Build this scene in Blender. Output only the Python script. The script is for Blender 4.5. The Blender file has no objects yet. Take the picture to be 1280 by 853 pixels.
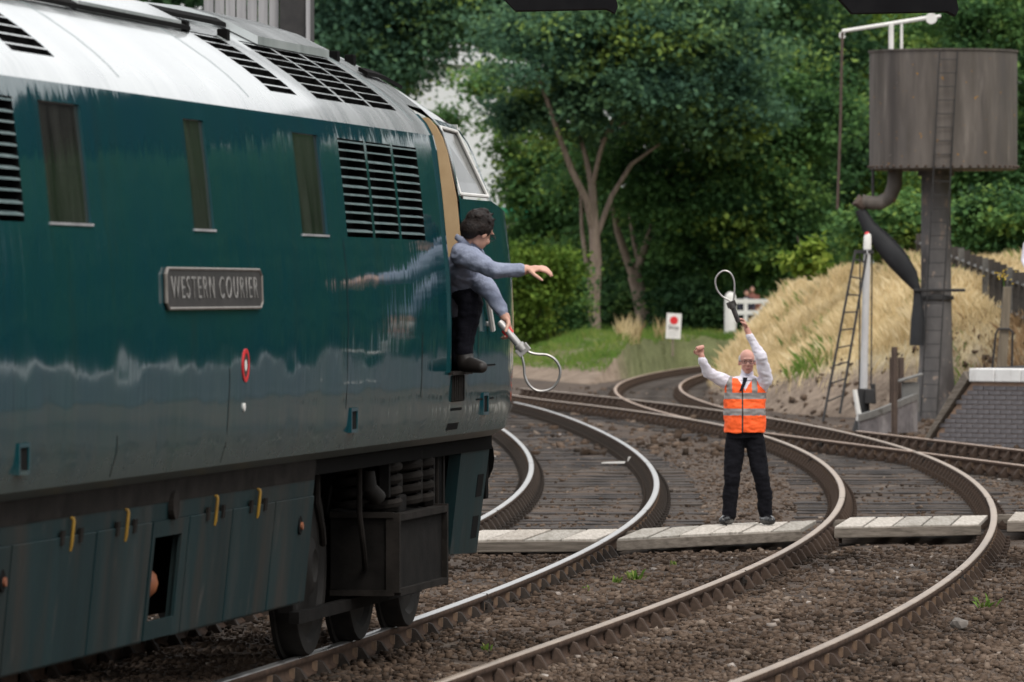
import bpy, bmesh, math, random
import numpy as np
from mathutils import Vector, Matrix
R = math.radians
random.seed(7); RNG = np.random.default_rng(11)
scene = bpy.context.scene
COL = scene.collection

# ------------------------------------------------------------------ camera, sky, sun, exposure
F = 8200.0; CAMH = 2.2; HZ = 365.0           # focal length in photo pixels, eye height above rail, horizon row
cd = bpy.data.cameras.new('camera'); cam = bpy.data.objects.new('camera', cd); COL.objects.link(cam)
cam.location = (0, 0, CAMH); cam.rotation_euler = (R(90) - math.atan((426.5 - HZ) / F), 0, 0)
cd.sensor_width = 36; cd.lens = F / 1280 * 36; cd.clip_start = .5; cd.clip_end = 9000
cd.dof.use_dof = True; cd.dof.focus_distance = 50; cd.dof.aperture_fstop = 7
scene.camera = cam
SUN_EL, SUN_AZ = 52, 155                     # degrees; azimuth clockwise from +Y
w = bpy.data.worlds.new('World'); scene.world = w; w.use_nodes = True
nt = w.node_tree; bg = nt.nodes['Background']
sky = nt.nodes.new('ShaderNodeTexSky'); sky.sky_type = 'NISHITA'; sky.sun_disc = False
sky.sun_elevation = R(SUN_EL); sky.sun_rotation = R(SUN_AZ); sky.dust_density = 1; sky.air_density = 1
hs = nt.nodes.new('ShaderNodeHueSaturation'); hs.inputs['Saturation'].default_value = .3
nt.links.new(sky.outputs[0], hs.inputs['Color'])
# cloud layer over the blue sky: an even overcast, brighter overhead than at the horizon on every side
wtc = nt.nodes.new('ShaderNodeTexCoord'); wsx = nt.nodes.new('ShaderNodeSeparateXYZ'); wmr = nt.nodes.new('ShaderNodeMapRange'); wmx = nt.nodes.new('ShaderNodeMix'); wmx.data_type = 'RGBA'
wcc = nt.nodes.new('ShaderNodeCombineColor')
nt.links.new(wtc.outputs['Generated'], wsx.inputs[0]); nt.links.new(wsx.outputs[2], wmr.inputs[0]); wmr.inputs[3].default_value = 4.2; wmr.inputs[4].default_value = 12.0
for i_ in range(3): nt.links.new(wmr.outputs[0], wcc.inputs[i_])
wmx.inputs[0].default_value = .8; nt.links.new(hs.outputs[0], wmx.inputs[6]); nt.links.new(wcc.outputs[0], wmx.inputs[7]); nt.links.new(wmx.outputs[2], bg.inputs['Color'])
bg.inputs['Strength'].default_value = .15
sl = bpy.data.lights.new('sun', 'SUN'); sl.energy = 1.5; sl.angle = R(25); sl.color = (1, .93, .84)
so = bpy.data.objects.new('sun', sl); COL.objects.link(so)
so.rotation_euler = (R(90 - SUN_EL), 0, R(180 - SUN_AZ) )
scene.view_settings.view_transform = 'Standard'; scene.view_settings.look = 'None'
scene.view_settings.exposure = 0.32; scene.view_settings.gamma = 1

# ------------------------------------------------------------------ helpers
def at(x, y, Y):                              # a photo pixel at distance Y -> world point
    return Vector(((x - 640) / F * Y, Y, CAMH - (y - HZ) / F * Y))
def evaluated_mesh(o):                          # evaluate one object in a scratch scene of its own (fast)
    t_ = bpy.data.scenes.new('scratch'); t_.collection.objects.link(o); vl = t_.view_layers[0]; vl.update()
    me = bpy.data.meshes.new_from_object(o.evaluated_get(vl.depsgraph)); bpy.data.scenes.remove(t_); return me
def link(o, parent=None):
    COL.objects.link(o)
    if parent is not None: o.parent = parent
    return o
def tag(o, label=None, cat=None, group=None, kind=None):
    if label: o['label'] = label
    if cat: o['category'] = cat
    if group: o['group'] = group
    if kind: o['kind'] = kind
    return o
def empty(name, loc=(0, 0, 0), rz=0):
    o = bpy.data.objects.new(name, None); o.location = loc; o.rotation_euler = (0, 0, rz); o.empty_display_size = .2
    return link(o)
def inst(name, mesh, parent, loc=(0, 0, 0), rot=(0, 0, 0), sc=(1, 1, 1)):
    o = bpy.data.objects.new(name, mesh); o.location = loc; o.rotation_euler = rot; o.scale = sc
    return link(o, parent)
def fast_mesh(name, V, Fc, mats, tone=None, smooth=False, mi=None):
    V = np.asarray(V, np.float32); Fc = np.asarray(Fc, np.int32); n, k = Fc.shape
    me = bpy.data.meshes.new(name)
    me.vertices.add(len(V)); me.vertices.foreach_set('co', V.ravel())
    me.loops.add(n * k); me.loops.foreach_set('vertex_index', Fc.ravel())
    me.polygons.add(n); me.polygons.foreach_set('loop_start', np.arange(0, n * k, k, dtype=np.int32))
    for m in (mats if isinstance(mats, (list, tuple)) else [mats]): me.materials.append(m)
    if mi is not None: me.polygons.foreach_set('material_index', np.asarray(mi, np.int32))
    if tone is not None:
        a = me.attributes.new('tone', 'FLOAT', 'FACE'); a.data.foreach_set('value', np.asarray(tone, np.float32))
    me.update(calc_edges=True); me.validate()
    if smooth: me.polygons.foreach_set('use_smooth', np.ones(n, bool))
    return me
class MB:
    def __init__(s): s.v = []; s.f = []; s.m = []
    def add(s, v, f, mi=0):
        b = len(s.v); s.v += [tuple(p) for p in v]; s.f += [tuple(i + b for i in q) for q in f]; s.m += [mi] * len(f); return s
    def hexa(s, p, mi=0):                     # 8 corners: bottom ring 0-3, top ring 4-7
        return s.add(p, [(3, 2, 1, 0), (4, 5, 6, 7), (0, 1, 5, 4), (1, 2, 6, 5), (2, 3, 7, 6), (3, 0, 4, 7)], mi)
    def box(s, x0, x1, y0, y1, z0, z1, mi=0):
        return s.hexa([(x0, y0, z0), (x1, y0, z0), (x1, y1, z0), (x0, y1, z0), (x0, y0, z1), (x1, y0, z1), (x1, y1, z1), (x0, y1, z1)], mi)
    def tube(s, pts, rad, n=10, mi=0, closed=False, sq=1.0):
        pts = [Vector(p) for p in pts]; N = len(pts)
        if not isinstance(rad, (list, tuple)): rad = [rad] * N
        b = len(s.v); ref = None
        for i, p in enumerate(pts):
            if closed: d = pts[(i + 1) % N] - pts[i - 1]
            else: d = pts[min(i + 1, N - 1)] - pts[max(i - 1, 0)]
            d.normalize()
            if ref is None: ref = Vector((0, 0, 1)) if abs(d.z) < .9 else Vector((0, 1, 0))
            a = (ref - d * ref.dot(d))
            if a.length < 1e-4: a = d.orthogonal()
            a.normalize(); ref = a; c = d.cross(a)
            for k in range(n):
                t = 2 * math.pi * k / n
                s.v.append(tuple(p + a * (math.cos(t) * rad[i]) + c * (math.sin(t) * rad[i] * sq)))
        L = N if closed else N - 1
        for i in range(L):
            j = (i + 1) % N
            for k in range(n):
                s.f.append((b + i * n + k, b + i * n + (k + 1) % n, b + j * n + (k + 1) % n, b + j * n + k)); s.m.append(mi)
        if not closed:
            s.f.append(tuple(b + k for k in range(n))[::-1]); s.m.append(mi)
            s.f.append(tuple(b + (N - 1) * n + k for k in range(n))); s.m.append(mi)
        return s
    def lathe(s, prof, n=32, mi=0, c=(0, 0, 0)):  # prof: (r, z)
        b = len(s.v)
        for r, z in prof:
            for k in range(n):
                t = 2 * math.pi * k / n; s.v.append((c[0] + r * math.cos(t), c[1] + r * math.sin(t), c[2] + z))
        for i in range(len(prof) - 1):
            for k in range(n):
                s.f.append((b + i * n + k, b + i * n + (k + 1) % n, b + (i + 1) * n + (k + 1) % n, b + (i + 1) * n + k)); s.m.append(mi)
        s.f.append(tuple(b + k for k in range(n))[::-1]); s.m.append(mi)
        s.f.append(tuple(b + (len(prof) - 1) * n + k for k in range(n))); s.m.append(mi)
        return s
    def mesh(s, name, mats, smooth=False, bevel=0):
        me = bpy.data.meshes.new(name); me.from_pydata(s.v, [], s.f)
        for m in (mats if isinstance(mats, (list, tuple)) else [mats]): me.materials.append(m)
        me.polygons.foreach_set('material_index', s.m)
        bm = bmesh.new(); bm.from_mesh(me)
        if bevel:
            bmesh.ops.bevel(bm, geom=list(bm.edges), offset=bevel, segments=2, affect='EDGES', profile=.5)
        bmesh.ops.recalc_face_normals(bm, faces=bm.faces); bm.to_mesh(me); bm.free()
        if smooth:
            me.polygons.foreach_set('use_smooth', np.ones(len(me.polygons), bool))
            try: me.set_sharp_from_angle(angle=R(42))
            except Exception: pass
        me.update(); return me
    def obj(s, name, mats, parent=None, smooth=False, bevel=0):
        return link(bpy.data.objects.new(name, s.mesh(name, mats, smooth, bevel)), parent)

# ------------------------------------------------------------------ materials
def mat(name, c1, c2=None, scale=4, rough=.7, metal=0, bump=0, bscale=None, stretch=(1, 1, 1), c3=None, s3=1.5, t3=(.55, .7),
        coat=0, spec=.5, detail=6, ramp=(.35, .65), rvar=0, transl=0, bdist=.01, stretch3=None):
    m = bpy.data.materials.new(name); m.use_nodes = True; T = m.node_tree; N = T.nodes; Lk = T.links
    b = N['Principled BSDF']; b.inputs['Roughness'].default_value = rough; b.inputs['Metallic'].default_value = metal
    b.inputs['Specular IOR Level'].default_value = spec
    if coat: b.inputs['Coat Weight'].default_value = coat; b.inputs['Coat Roughness'].default_value = .06
    b.inputs['Base Color'].default_value = (*c1, 1)
    tc = N.new('ShaderNodeTexCoord')
    def noise(sc, st, det=detail):
        mp = N.new('ShaderNodeMapping'); mp.inputs['Scale'].default_value = st; Lk.new(tc.outputs['Object'], mp.inputs[0])
        n = N.new('ShaderNodeTexNoise'); n.inputs['Scale'].default_value = sc; n.inputs['Detail'].default_value = det; n.inputs['Roughness'].default_value = .62
        Lk.new(mp.outputs[0], n.inputs['Vector']); return n
    n1 = None
    if c2 is not None:
        n1 = noise(scale, stretch); r = N.new('ShaderNodeValToRGB')
        r.color_ramp.elements[0].position = ramp[0]; r.color_ramp.elements[0].color = (*c1, 1)
        r.color_ramp.elements[1].position = ramp[1]; r.color_ramp.elements[1].color = (*c2, 1)
        Lk.new(n1.outputs['Fac'], r.inputs[0]); out = r.outputs[0]
        if c3 is not None:
            n3 = noise(s3, stretch3 or stretch); r3 = N.new('ShaderNodeMapRange'); r3.inputs[1].default_value = t3[0]; r3.inputs[2].default_value = t3[1]
            Lk.new(n3.outputs['Fac'], r3.inputs[0])
            mx = N.new('ShaderNodeMix'); mx.data_type = 'RGBA'; Lk.new(r3.outputs[0], mx.inputs[0]); Lk.new(out, mx.inputs[6]); mx.inputs[7].default_value = (*c3, 1); out = mx.outputs[2]
        Lk.new(out, b.inputs['Base Color'])
        if rvar:
            rr = N.new('ShaderNodeMapRange'); rr.inputs[1].default_value = .3; rr.inputs[2].default_value = .7
            rr.inputs[3].default_value = max(.02, rough - rvar); rr.inputs[4].default_value = rough + rvar
            Lk.new(n1.outputs['Fac'], rr.inputs[0]); Lk.new(rr.outputs[0], b.inputs['Roughness'])
    if bump:
        nb = noise(bscale or scale * 3, stretch); bp = N.new('ShaderNodeBump'); bp.inputs['Strength'].default_value = bump; bp.inputs['Distance'].default_value = bdist
        Lk.new(nb.outputs['Fac'], bp.inputs['Height']); Lk.new(bp.outputs[0], b.inputs['Normal'])
    if transl:
        tr = N.new('ShaderNodeBsdfTranslucent'); ms = N.new('ShaderNodeMixShader'); ms.inputs[0].default_value = transl
        Lk.new(b.outputs[0], ms.inputs[1]); Lk.new(tr.outputs[0], ms.inputs[2])
        src = b.inputs['Base Color'].links[0].from_socket if b.inputs['Base Color'].links else None
        if src: Lk.new(src, tr.inputs[0])
        else: tr.inputs[0].default_value = (*c1, 1)
        Lk.new(ms.outputs[0], N['Material Output'].inputs[0])
    return m
def tone_mat(name, cols, rough=.75, transl=.4, spec=.12):    # colour picked by the face attribute 'tone'
    m = bpy.data.materials.new(name); m.use_nodes = True; T = m.node_tree; N = T.nodes; Lk = T.links
    b = N['Principled BSDF']; b.inputs['Roughness'].default_value = rough; b.inputs['Specular IOR Level'].default_value = spec
    a = N.new('ShaderNodeAttribute'); a.attribute_name = 'tone'; r = N.new('ShaderNodeValToRGB')
    cr = r.color_ramp; cr.elements[0].position = 0; cr.elements[0].color = (*cols[0], 1); cr.elements[1].position = 1; cr.elements[1].color = (*cols[-1], 1)
    for i, c in enumerate(cols[1:-1]):
        e = cr.elements.new((i + 1) / (len(cols) - 1)); e.color = (*c, 1)
    Lk.new(a.outputs['Fac'], r.inputs[0]); Lk.new(r.outputs[0], b.inputs['Base Color'])
    if transl:
        tr = N.new('ShaderNodeBsdfTranslucent'); ms = N.new('ShaderNodeMixShader'); ms.inputs[0].default_value = transl
        Lk.new(r.outputs[0], tr.inputs[0]); Lk.new(b.outputs[0], ms.inputs[1]); Lk.new(tr.outputs[0], ms.inputs[2]); Lk.new(ms.outputs[0], N['Material Output'].inputs[0])
    return m
m_ground = mat('cinder_earth', (.048, .034, .026), (.09, .066, .05), 3, .95, bump=.8, bscale=14, c3=(.05, .045, .043), s3=.35, bdist=.03, spec=.2)
m_stone = tone_mat('ballast_stone', [(.024, .017, .012), (.054, .036, .025), (.09, .062, .044), (.128, .092, .068), (.2, .158, .126), (.38, .34, .31)], .9, 0, .2)
m_railtop = mat('worn_rail_head', (.42, .41, .4), (.5, .49, .48), 3, .32, .85, rvar=.06)
m_railtop_b = mat('dull_rail_head', (.27, .2, .145), (.4, .32, .25), 2, .42, .55, rvar=.08)
m_railtop_r = mat('rusty_rail_head', (.25, .17, .12), (.36, .27, .21), 3, .55, .25)
m_rust = mat('rusty_rail_web', (.045, .027, .018), (.085, .052, .036), 9, .9, 0, .3, 40, spec=.2)
m_chair = mat('sooty_cast_iron', (.016, .014, .0125), (.045, .033, .026), 8, .85, 0, .3, 40, spec=.2)
m_chair_r = mat('rusty_cast_iron', (.03, .021, .016), (.065, .044, .033), 8, .9, 0, .3, 40, spec=.2)
m_sleeper = mat('oily_sleeper', (.022, .02, .02), (.075, .065, .06), 3, .85, 0, .6, 20, (.6, 9, 1), spec=.25)
m_sleeper_w = mat('weathered_sleeper', (.04, .034, .03), (.1, .086, .076), 3, .9, 0, .6, 20, (.6, 9, 1), spec=.2)
m_key = mat('oak_key', (.1, .06, .035), (.17, .11, .07), 10, .85)
m_plank = mat('bleached_plank', (.25, .22, .185), (.39, .35, .305), 5, .85, 0, .4, 12, (9, .5, 2), c3=(.27, .24, .2), s3=1.2, t3=(.55, .75), spec=.25)
m_planks = [m_plank, mat('bleached_plank_grey', (.23, .21, .18), (.35, .325, .29), 5, .85, 0, .4, 12, (9, .5, 2), c3=(.2, .18, .15), s3=1.2, t3=(.5, .7), spec=.25),
            mat('bleached_plank_pale', (.32, .29, .25), (.47, .43, .385), 5, .85, 0, .4, 12, (9, .5, 2), c3=(.3, .27, .23), s3=1.2, t3=(.58, .75), spec=.25)]
m_beam = mat('grey_timber', (.11, .094, .078), (.22, .19, .16), 4, .9, 0, .5, 14, (.6, 2, 8), spec=.2)
m_paint = mat('loco_green_paint', (.006, .05, .056), (.005, .046, .06), 1.3, .08, 0, .45, 3.6, (1.7, 1.7, .24), c3=(.014, .04, .043), s3=2.4, t3=(.56, .9),
              spec=.42, rvar=.03, bdist=.008, detail=3)
def overlay(m, col, scale, lo, hi, stretch=(1, 1, 1), amount=1.0):   # stains with a shape of their own
    T = m.node_tree; N = T.nodes; Lk = T.links; b = N['Principled BSDF']; src = b.inputs['Base Color'].links[0].from_socket
    tc = N.new('ShaderNodeTexCoord'); mp = N.new('ShaderNodeMapping'); mp.inputs['Scale'].default_value = stretch; Lk.new(tc.outputs['Object'], mp.inputs[0])
    n = N.new('ShaderNodeTexNoise'); n.inputs['Scale'].default_value = scale; n.inputs['Detail'].default_value = 5; Lk.new(mp.outputs[0], n.inputs['Vector'])
    r = N.new('ShaderNodeMapRange'); r.inputs[1].default_value = lo; r.inputs[2].default_value = hi; r.inputs[4].default_value = amount; Lk.new(n.outputs['Fac'], r.inputs[0])
    mx = N.new('ShaderNodeMix'); mx.data_type = 'RGBA'; Lk.new(r.outputs[0], mx.inputs[0]); Lk.new(src, mx.inputs[6]); mx.inputs[7].default_value = (*col, 1); Lk.new(mx.outputs[2], b.inputs['Base Color'])
def splash(m, z0, z1, col):                     # pale road-dirt splash along the lower edge
    T = m.node_tree; N = T.nodes; Lk = T.links; b = N['Principled BSDF']; src = b.inputs['Base Color'].links[0].from_socket
    tc = N.new('ShaderNodeTexCoord'); sx = N.new('ShaderNodeSeparateXYZ'); Lk.new(tc.outputs['Object'], sx.inputs[0])
    mp = N.new('ShaderNodeMapping'); mp.inputs['Scale'].default_value = (1, 1, .5); Lk.new(tc.outputs['Object'], mp.inputs[0]); n = N.new('ShaderNodeTexNoise'); n.inputs['Scale'].default_value = 4; n.inputs['Detail'].default_value = 7; Lk.new(mp.outputs[0], n.inputs['Vector'])
    ad = N.new('ShaderNodeMath'); ad.operation = 'MULTIPLY_ADD'; Lk.new(n.outputs['Fac'], ad.inputs[0]); ad.inputs[1].default_value = -.35; Lk.new(sx.outputs[2], ad.inputs[2])
    r = N.new('ShaderNodeMapRange'); r.inputs[1].default_value = z0 - .17; r.inputs[2].default_value = z1 - .17; r.inputs[3].default_value = .5; r.inputs[4].default_value = 0; Lk.new(ad.outputs[0], r.inputs[0])
    mx = N.new('ShaderNodeMix'); mx.data_type = 'RGBA'; Lk.new(r.outputs[0], mx.inputs[0]); Lk.new(src, mx.inputs[6]); mx.inputs[7].default_value = (*col, 1); Lk.new(mx.outputs[2], b.inputs['Base Color'])
    rm = N.new('ShaderNodeMapRange'); rm.inputs[3].default_value = .075; rm.inputs[4].default_value = .6; Lk.new(r.outputs[0], rm.inputs[0]); Lk.new(rm.outputs[0], b.inputs['Roughness'])
splash(m_paint, 1.3, 1.42, (.08, .09, .082))
def ripple(m, scale, dist, strength, stretch):      # slow waves of thin sheet steel under the fine bump
    T = m.node_tree; N = T.nodes; Lk = T.links; b = N['Principled BSDF']; old = b.inputs['Normal'].links[0].from_node
    tc = N.new('ShaderNodeTexCoord'); mp = N.new('ShaderNodeMapping'); mp.inputs['Scale'].default_value = stretch; Lk.new(tc.outputs['Object'], mp.inputs[0])
    n = N.new('ShaderNodeTexNoise'); n.inputs['Scale'].default_value = scale; n.inputs['Detail'].default_value = 2; Lk.new(mp.outputs[0], n.inputs['Vector'])
    bp = N.new('ShaderNodeBump'); bp.inputs['Strength'].default_value = strength; bp.inputs['Distance'].default_value = dist; Lk.new(n.outputs['Fac'], bp.inputs['Height']); Lk.new(bp.outputs[0], old.inputs['Normal'])
ripple(m_paint, 1.0, .05, .35, (.8, .8, 1.3))
m_slat = mat('sky_lit_slat_paint', (.1, .16, .165), (.2, .26, .265), 6, .35, spec=.6)  # lighter than the body green to imitate sky caught on the slats
m_roof_sheen = mat('loco_roof_sky_sheen', (.42, .45, .455), (.54, .57, .575), 2.2, .2, 0, .1, 8, (.9, .35, .35), c3=(.3, .33, .34), s3=3, t3=(.55, .8), spec=1.0, rvar=.06, bdist=.004, coat=.6)  # pale base colour imitates sky reflected in a green roof
m_skirt = mat('grimy_skirt_paint', (.003, .016, .019), (.007, .025, .028), 1.6, .55, 0, .2, 7, (1, 1, .2), c3=(.035, .037, .036), s3=2, t3=(.55, .8), spec=.2, rvar=.1)  # skirt and running gear bases darkened to imitate shade low on the loco
m_grime = mat('brake_dust_grime', (.009, .008, .007), (.022, .019, .017), 5, .9, 0, .3, 20, spec=.1)
m_under = mat('underframe_black', (.002, .002, .002), (.004, .0038, .0035), 6, .9, spec=.08)
m_bogie = mat('sooty_shaded_bogie', (.004, .0036, .0033), (.011, .0098, .009), 5, .85, 0, .3, 24, spec=.12)  # soot, plus shade under the body put into the colour
m_wheel = mat('wheel_face', (.01, .009, .008), (.022, .02, .018), 5, .7, 0, spec=.2)
m_black = mat('black_void', (.004, .004, .004), rough=.9, spec=.1)
m_glass = mat('dark_window_glass', (.01, .011, .01), (.042, .044, .039), 1.6, .05, bump=.25, bscale=1.5, stretch=(4, 4, .4), spec=.6)
m_cabglass = mat('hazy_cab_glass', (.045, .05, .048), (.1, .105, .1), 3, .12, spec=.7)
m_white = mat('white_paint', (.66, .65, .62), (.74, .73, .71), 5, .6)
m_postwhite = mat('greyed_white_paint', (.46, .46, .47), (.6, .6, .6), 3, .5, stretch=(1, 1, .3))
m_cream = mat('cream_door_lining', (.4, .27, .14), (.48, .34, .19), 4, .6)
m_red = mat('red_paint', (.6, .02, .025), rough=.4)
m_yellow = mat('yellow_paint', (.3, .17, .012), (.2, .11, .012), 9, .5)
m_orange_rust = mat('brown_fitting', (.3, .1, .035), (.18, .06, .03), 9, .6)
m_alu = mat('polished_letter', (.3, .29, .28), (.42, .41, .4), 9, .4, .5)
m_bronze = mat('tarnished_rim', (.16, .145, .13), (.24, .22, .2), 9, .5, .3)
m_plate = mat('nameplate_ground', (.014, .013, .012), (.03, .027, .025), 9, .6)
m_brick = mat('blue_engineering_brick', (.1, .094, .1), (.2, .187, .195), 5, .75, 0, .3, 40, c3=(.3, .29, .3), s3=2, spec=.4)
m_mortar = mat('sandy_mortar', (.4, .27, .19), (.3, .21, .16), 9, .95)
m_coping = mat('whitewashed_coping', (.78, .78, .77), (.66, .65, .64), 3, .8, 0, .3, 20, (1, 1, .4))
m_asphalt = mat('platform_surface', (.04, .04, .041), (.065, .065, .066), 4, 1.0, spec=.03)
m_tank = mat('weathered_tank_iron', (.08, .07, .062), (.135, .118, .106), 3, .8, 0, .3, 12, (1.3, 1.3, .2), c3=(.085, .077, .074), s3=2.2, t3=(.48, .75), spec=.25)
m_column = mat('flaking_column_paint', (.085, .081, .081), (.13, .122, .12), 3, .75, 0, .3, 10, (1, 1, .5), c3=(.22, .17, .14), s3=3, t3=(.6, .68), spec=.3)
m_iron = mat('black_iron', (.015, .015, .016), (.03, .028, .028), 6, .7)
m_ironr = mat('brown_iron', (.06, .042, .034), (.1, .07, .055), 8, .85)
m_leather = mat('black_leather_bag', (.008, .009, .012), (.016, .017, .02), 4, .55)
m_galv = mat('galvanised_steel', (.3, .3, .31), (.42, .42, .43), 4, .5, .3)
m_concrete = mat('dark_concrete', (.13, .13, .125), (.2, .195, .185), 4, .9, 0, .3, 20)
m_oldwood = mat('old_post_wood', (.12, .1, .075), (.2, .165, .12), 4, .9, 0, .3, 20, (4, 4, .5))
m_fence = mat('dark_creosote', (.025, .022, .02), (.05, .043, .038), 5, .85)
m_fence2 = mat('grey_fence_board', (.06, .058, .055), (.12, .117, .11), 5, .85)
m_bark = mat('pale_bark', (.16, .12, .095), (.29, .225, .18), 3, .9, 0, .8, 8, (3, 3, .5), bdist=.05)
m_bark_d = mat('dark_bark', (.05, .04, .033), (.1, .08, .066), 3, .9, 0, .8, 8, (3, 3, .5), bdist=.05)
m_clad = mat('white_cladding', (.66, .68, .7), (.72, .74, .76), .6, .7)
m_green_st = mat('green_steel', (.01, .2, .1), rough=.5)
m_shadow_in = mat('dark_interior', (.03, .03, .03), rough=.9)
m_board = mat('grey_weatherboard', (.24, .24, .25), (.36, .36, .37), 2, .85, 0, .3, 10, (6, 6, .3))
m_bridge = mat('footbridge_black', (.004, .004, .005), (.008, .008, .009), 4, .9, spec=.15)
m_skin = mat('skin', (.48, .26, .19), (.56, .32, .24), 14, .55)
m_skin2 = mat('skin_flushed', (.46, .22, .17), (.55, .3, .24), 14, .55)
m_shirtw = mat('white_shirt', (.62, .6, .68), (.72, .7, .77), 18, .85, 0, .5, 22, bdist=.02)
m_shirtb = mat('blue_grey_shirt', (.2, .225, .31), (.26, .29, .385), 18, .85, 0, .6, 20, bdist=.02)
m_trous = mat('black_trousers', (.004, .004, .006), (.009, .009, .012), 12, .95, 0, .6, 16, bdist=.02, spec=.12)
m_navy = mat('navy_trousers', (.006, .006, .01), (.012, .012, .018), 12, .9, 0, .6, 16, bdist=.02, spec=.15)
m_shoe = mat('black_leather_shoe', (.012, .012, .013), rough=.22)
m_shoe2 = mat('dark_work_shoe', (.012, .01, .009), (.022, .018, .016), 12, .5)
m_vest = mat('orange_hi_vis', (.9, .1, .012), (1.0, .13, .018), 12, .7, 0, .5, 14, bdist=.02)
m_reflect = mat('reflective_tape', (.2, .185, .18), (.26, .245, .235), 14, .45)
m_hair = mat('dark_brown_hair', (.006, .004, .0035), (.018, .011, .009), 40, .55, 0, .8, 60, bdist=.015, spec=.25)
m_hairg = mat('grey_hair', (.4, .37, .35), rough=.7)
m_steelw = mat('token_hoop_wire', (.3, .29, .28), (.4, .39, .38), 20, .35, .7)
m_steel_d = mat('token_holder_dark', (.05, .047, .045), (.09, .085, .08), 20, .4, .5)
m_alusat = mat('token_holder_alloy', (.36, .35, .34), (.46, .45, .44), 20, .4, .5)
m_frame = mat('spectacle_frame', (.06, .055, .05), rough=.3, metal=.5)

overlay(m_tank, (.055, .048, .046), 1.6, .52, .7, (2.2, 2.2, .16), .8); overlay(m_tank, (.3, .15, .03), 9, .68, .73); overlay(m_tank, (.3, .28, .26), 14, .73, .77); overlay(m_tank, (.21, .185, .165), 3, .58, .72, (1.4, 1.4, .2), .7)
overlay(m_column, (.05, .045, .045), 2.5, .52, .62, (1, 1, .3), .8); overlay(m_column, (.28, .22, .18), 7, .64, .7)
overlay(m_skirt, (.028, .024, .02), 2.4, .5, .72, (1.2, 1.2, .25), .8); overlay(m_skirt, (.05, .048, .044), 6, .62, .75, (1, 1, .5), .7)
overlay(m_coping, (.4, .39, .36), 5, .58, .72, (1.5, 1.5, .3), .8)
for m_ in m_planks: overlay(m_, (.14, .12, .1), 7, .6, .7, (2, .6, 1), .7)
overlay(m_brick, (.34, .32, .31), 2.2, .58, .75, (1, 1, .35), .6)
overlay(m_concrete, (.07, .068, .06), 4, .55, .7)
overlay(m_white, (.42, .38, .32), 6, .62, .74, (1, 1, .4), .6)
overlay(m_ground, (.03, .025, .022), .8, .5, .66, (1, 1, 1), .7); overlay(m_ground, (.16, .13, .105), 1.7, .58, .72, (1, 1, 1), .6)
# ------------------------------------------------------------------ the setting
RAIL = dict(
    A_r=([-0.2161, 0.3024, 0.6722, -2.5853, 1.5235, 1.5024], 37.0, 129.8),
    B_l=([0.3834, -0.8917, -0.0358, 0.9823, -2.8633, 2.2806, 3.5185], 37.0, 138.8),
    B_r=([-0.0041, 0.0716, -0.1962, 0.2734, -2.5883, 2.1984, 5.0926], 37.0, 150.3),
    C_l=([-5.1999, 8.2253], 70., 104.), C_r=([-5.117, 9.8331], 70., 110.),
    D_l=([0.0016, 1.8018, -6.4127, 7.9717], 113., 194.))
_YT = np.arange(-10, 320, .2)
def _tab(key):
    c, y0, y1 = RAIL[key]; g = lambda q: np.polyval(c, (q - 70) / 40); d = lambda q: np.polyval(np.polyder(c), (q - 70) / 40) / 40
    lo = .157 if key[0] in 'AB' else d(y0)
    return np.where(_YT < y0, g(y0) + lo * (_YT - y0), np.where(_YT > y1, g(y1) + d(y1) * (_YT - y1), g(np.clip(_YT, y0, y1))))
RTAB = {k_: _tab(k_) for k_ in RAIL}
_d = np.gradient(RTAB['A_r'], _YT); RTAB['A_l'] = RTAB['A_r'] - 1.505 * np.sqrt(1 + _d ** 2); RTAB['D_r'] = RTAB['D_l'] + 1.48
def rx(key, Y):
    v = np.interp(Y, _YT, RTAB[key]); return float(v) if np.ndim(Y) == 0 else v
GZ = -.23
g = MB(); S = 4500
g.add([(-S, -S, GZ), (S, -S, GZ), (S, S, GZ), (-S, S, GZ)], [(0, 1, 2, 3)])
tag(g.obj('ground', m_ground), kind='structure')

XT = ([96, 103, 112, 120, 124, 127, 131, 140, 164, 178, 190, 235], [9.0, 8.35, 8.35, 8.45, 8.1, 6.5, 5.6, 5.2, 5.0, 5.5, 6.7, 9])
ZC = ([96, 105, 120, 132, 140, 150, 165, 185, 215], [.95, 1.15, 1.6, 2.3, 2.75, 2.8, 2.4, 1.5, .9])
def terrain_v(X, Y):
    X = np.asarray(X, float); Y = np.asarray(Y, float)
    nz = .07 * np.sin(X * 3.1 + Y * .7) + .06 * np.sin(X * 1.3 - Y * .43 + 2) + .05 * np.sin(X * 6 + Y * 1.9)
    t = np.interp(Y, *XT); zc = np.interp(Y, *ZC); d = X - t; sl = np.interp(Y, [96, 120, 126, 132, 150, 166], [2.0, 2.0, 1.0, .7, .8, 1.1])
    h1 = np.minimum(np.maximum(d * sl, -.4), zc) + np.where(d > 0, nz, 0) - .12
    h1 = np.where(d > 0, np.maximum(h1, -.1), h1) + np.clip((X - 14) * .12, 0, 1.5)
    y0 = 172 + np.maximum(0, 3 - X) * 7; dx = rx('D_l', Y)
    q = np.clip((Y - (y0 - 12)) / 34, 0, 1); q = q * q * (3 - 2 * q)
    h2 = np.where(Y > y0 - 12, -.3 + 1.12 * q + nz * q, -.5)
    h2 = np.where((Y < 200) & (X > dx - 1.2) & (Y > y0 - 12), -.4, h2)
    return np.maximum(h1, h2), d, h1 >= h2
def terrain(X, Y):
    z, d, bk = terrain_v(X, Y); return float(z), (float(d), bool(bk))
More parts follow.
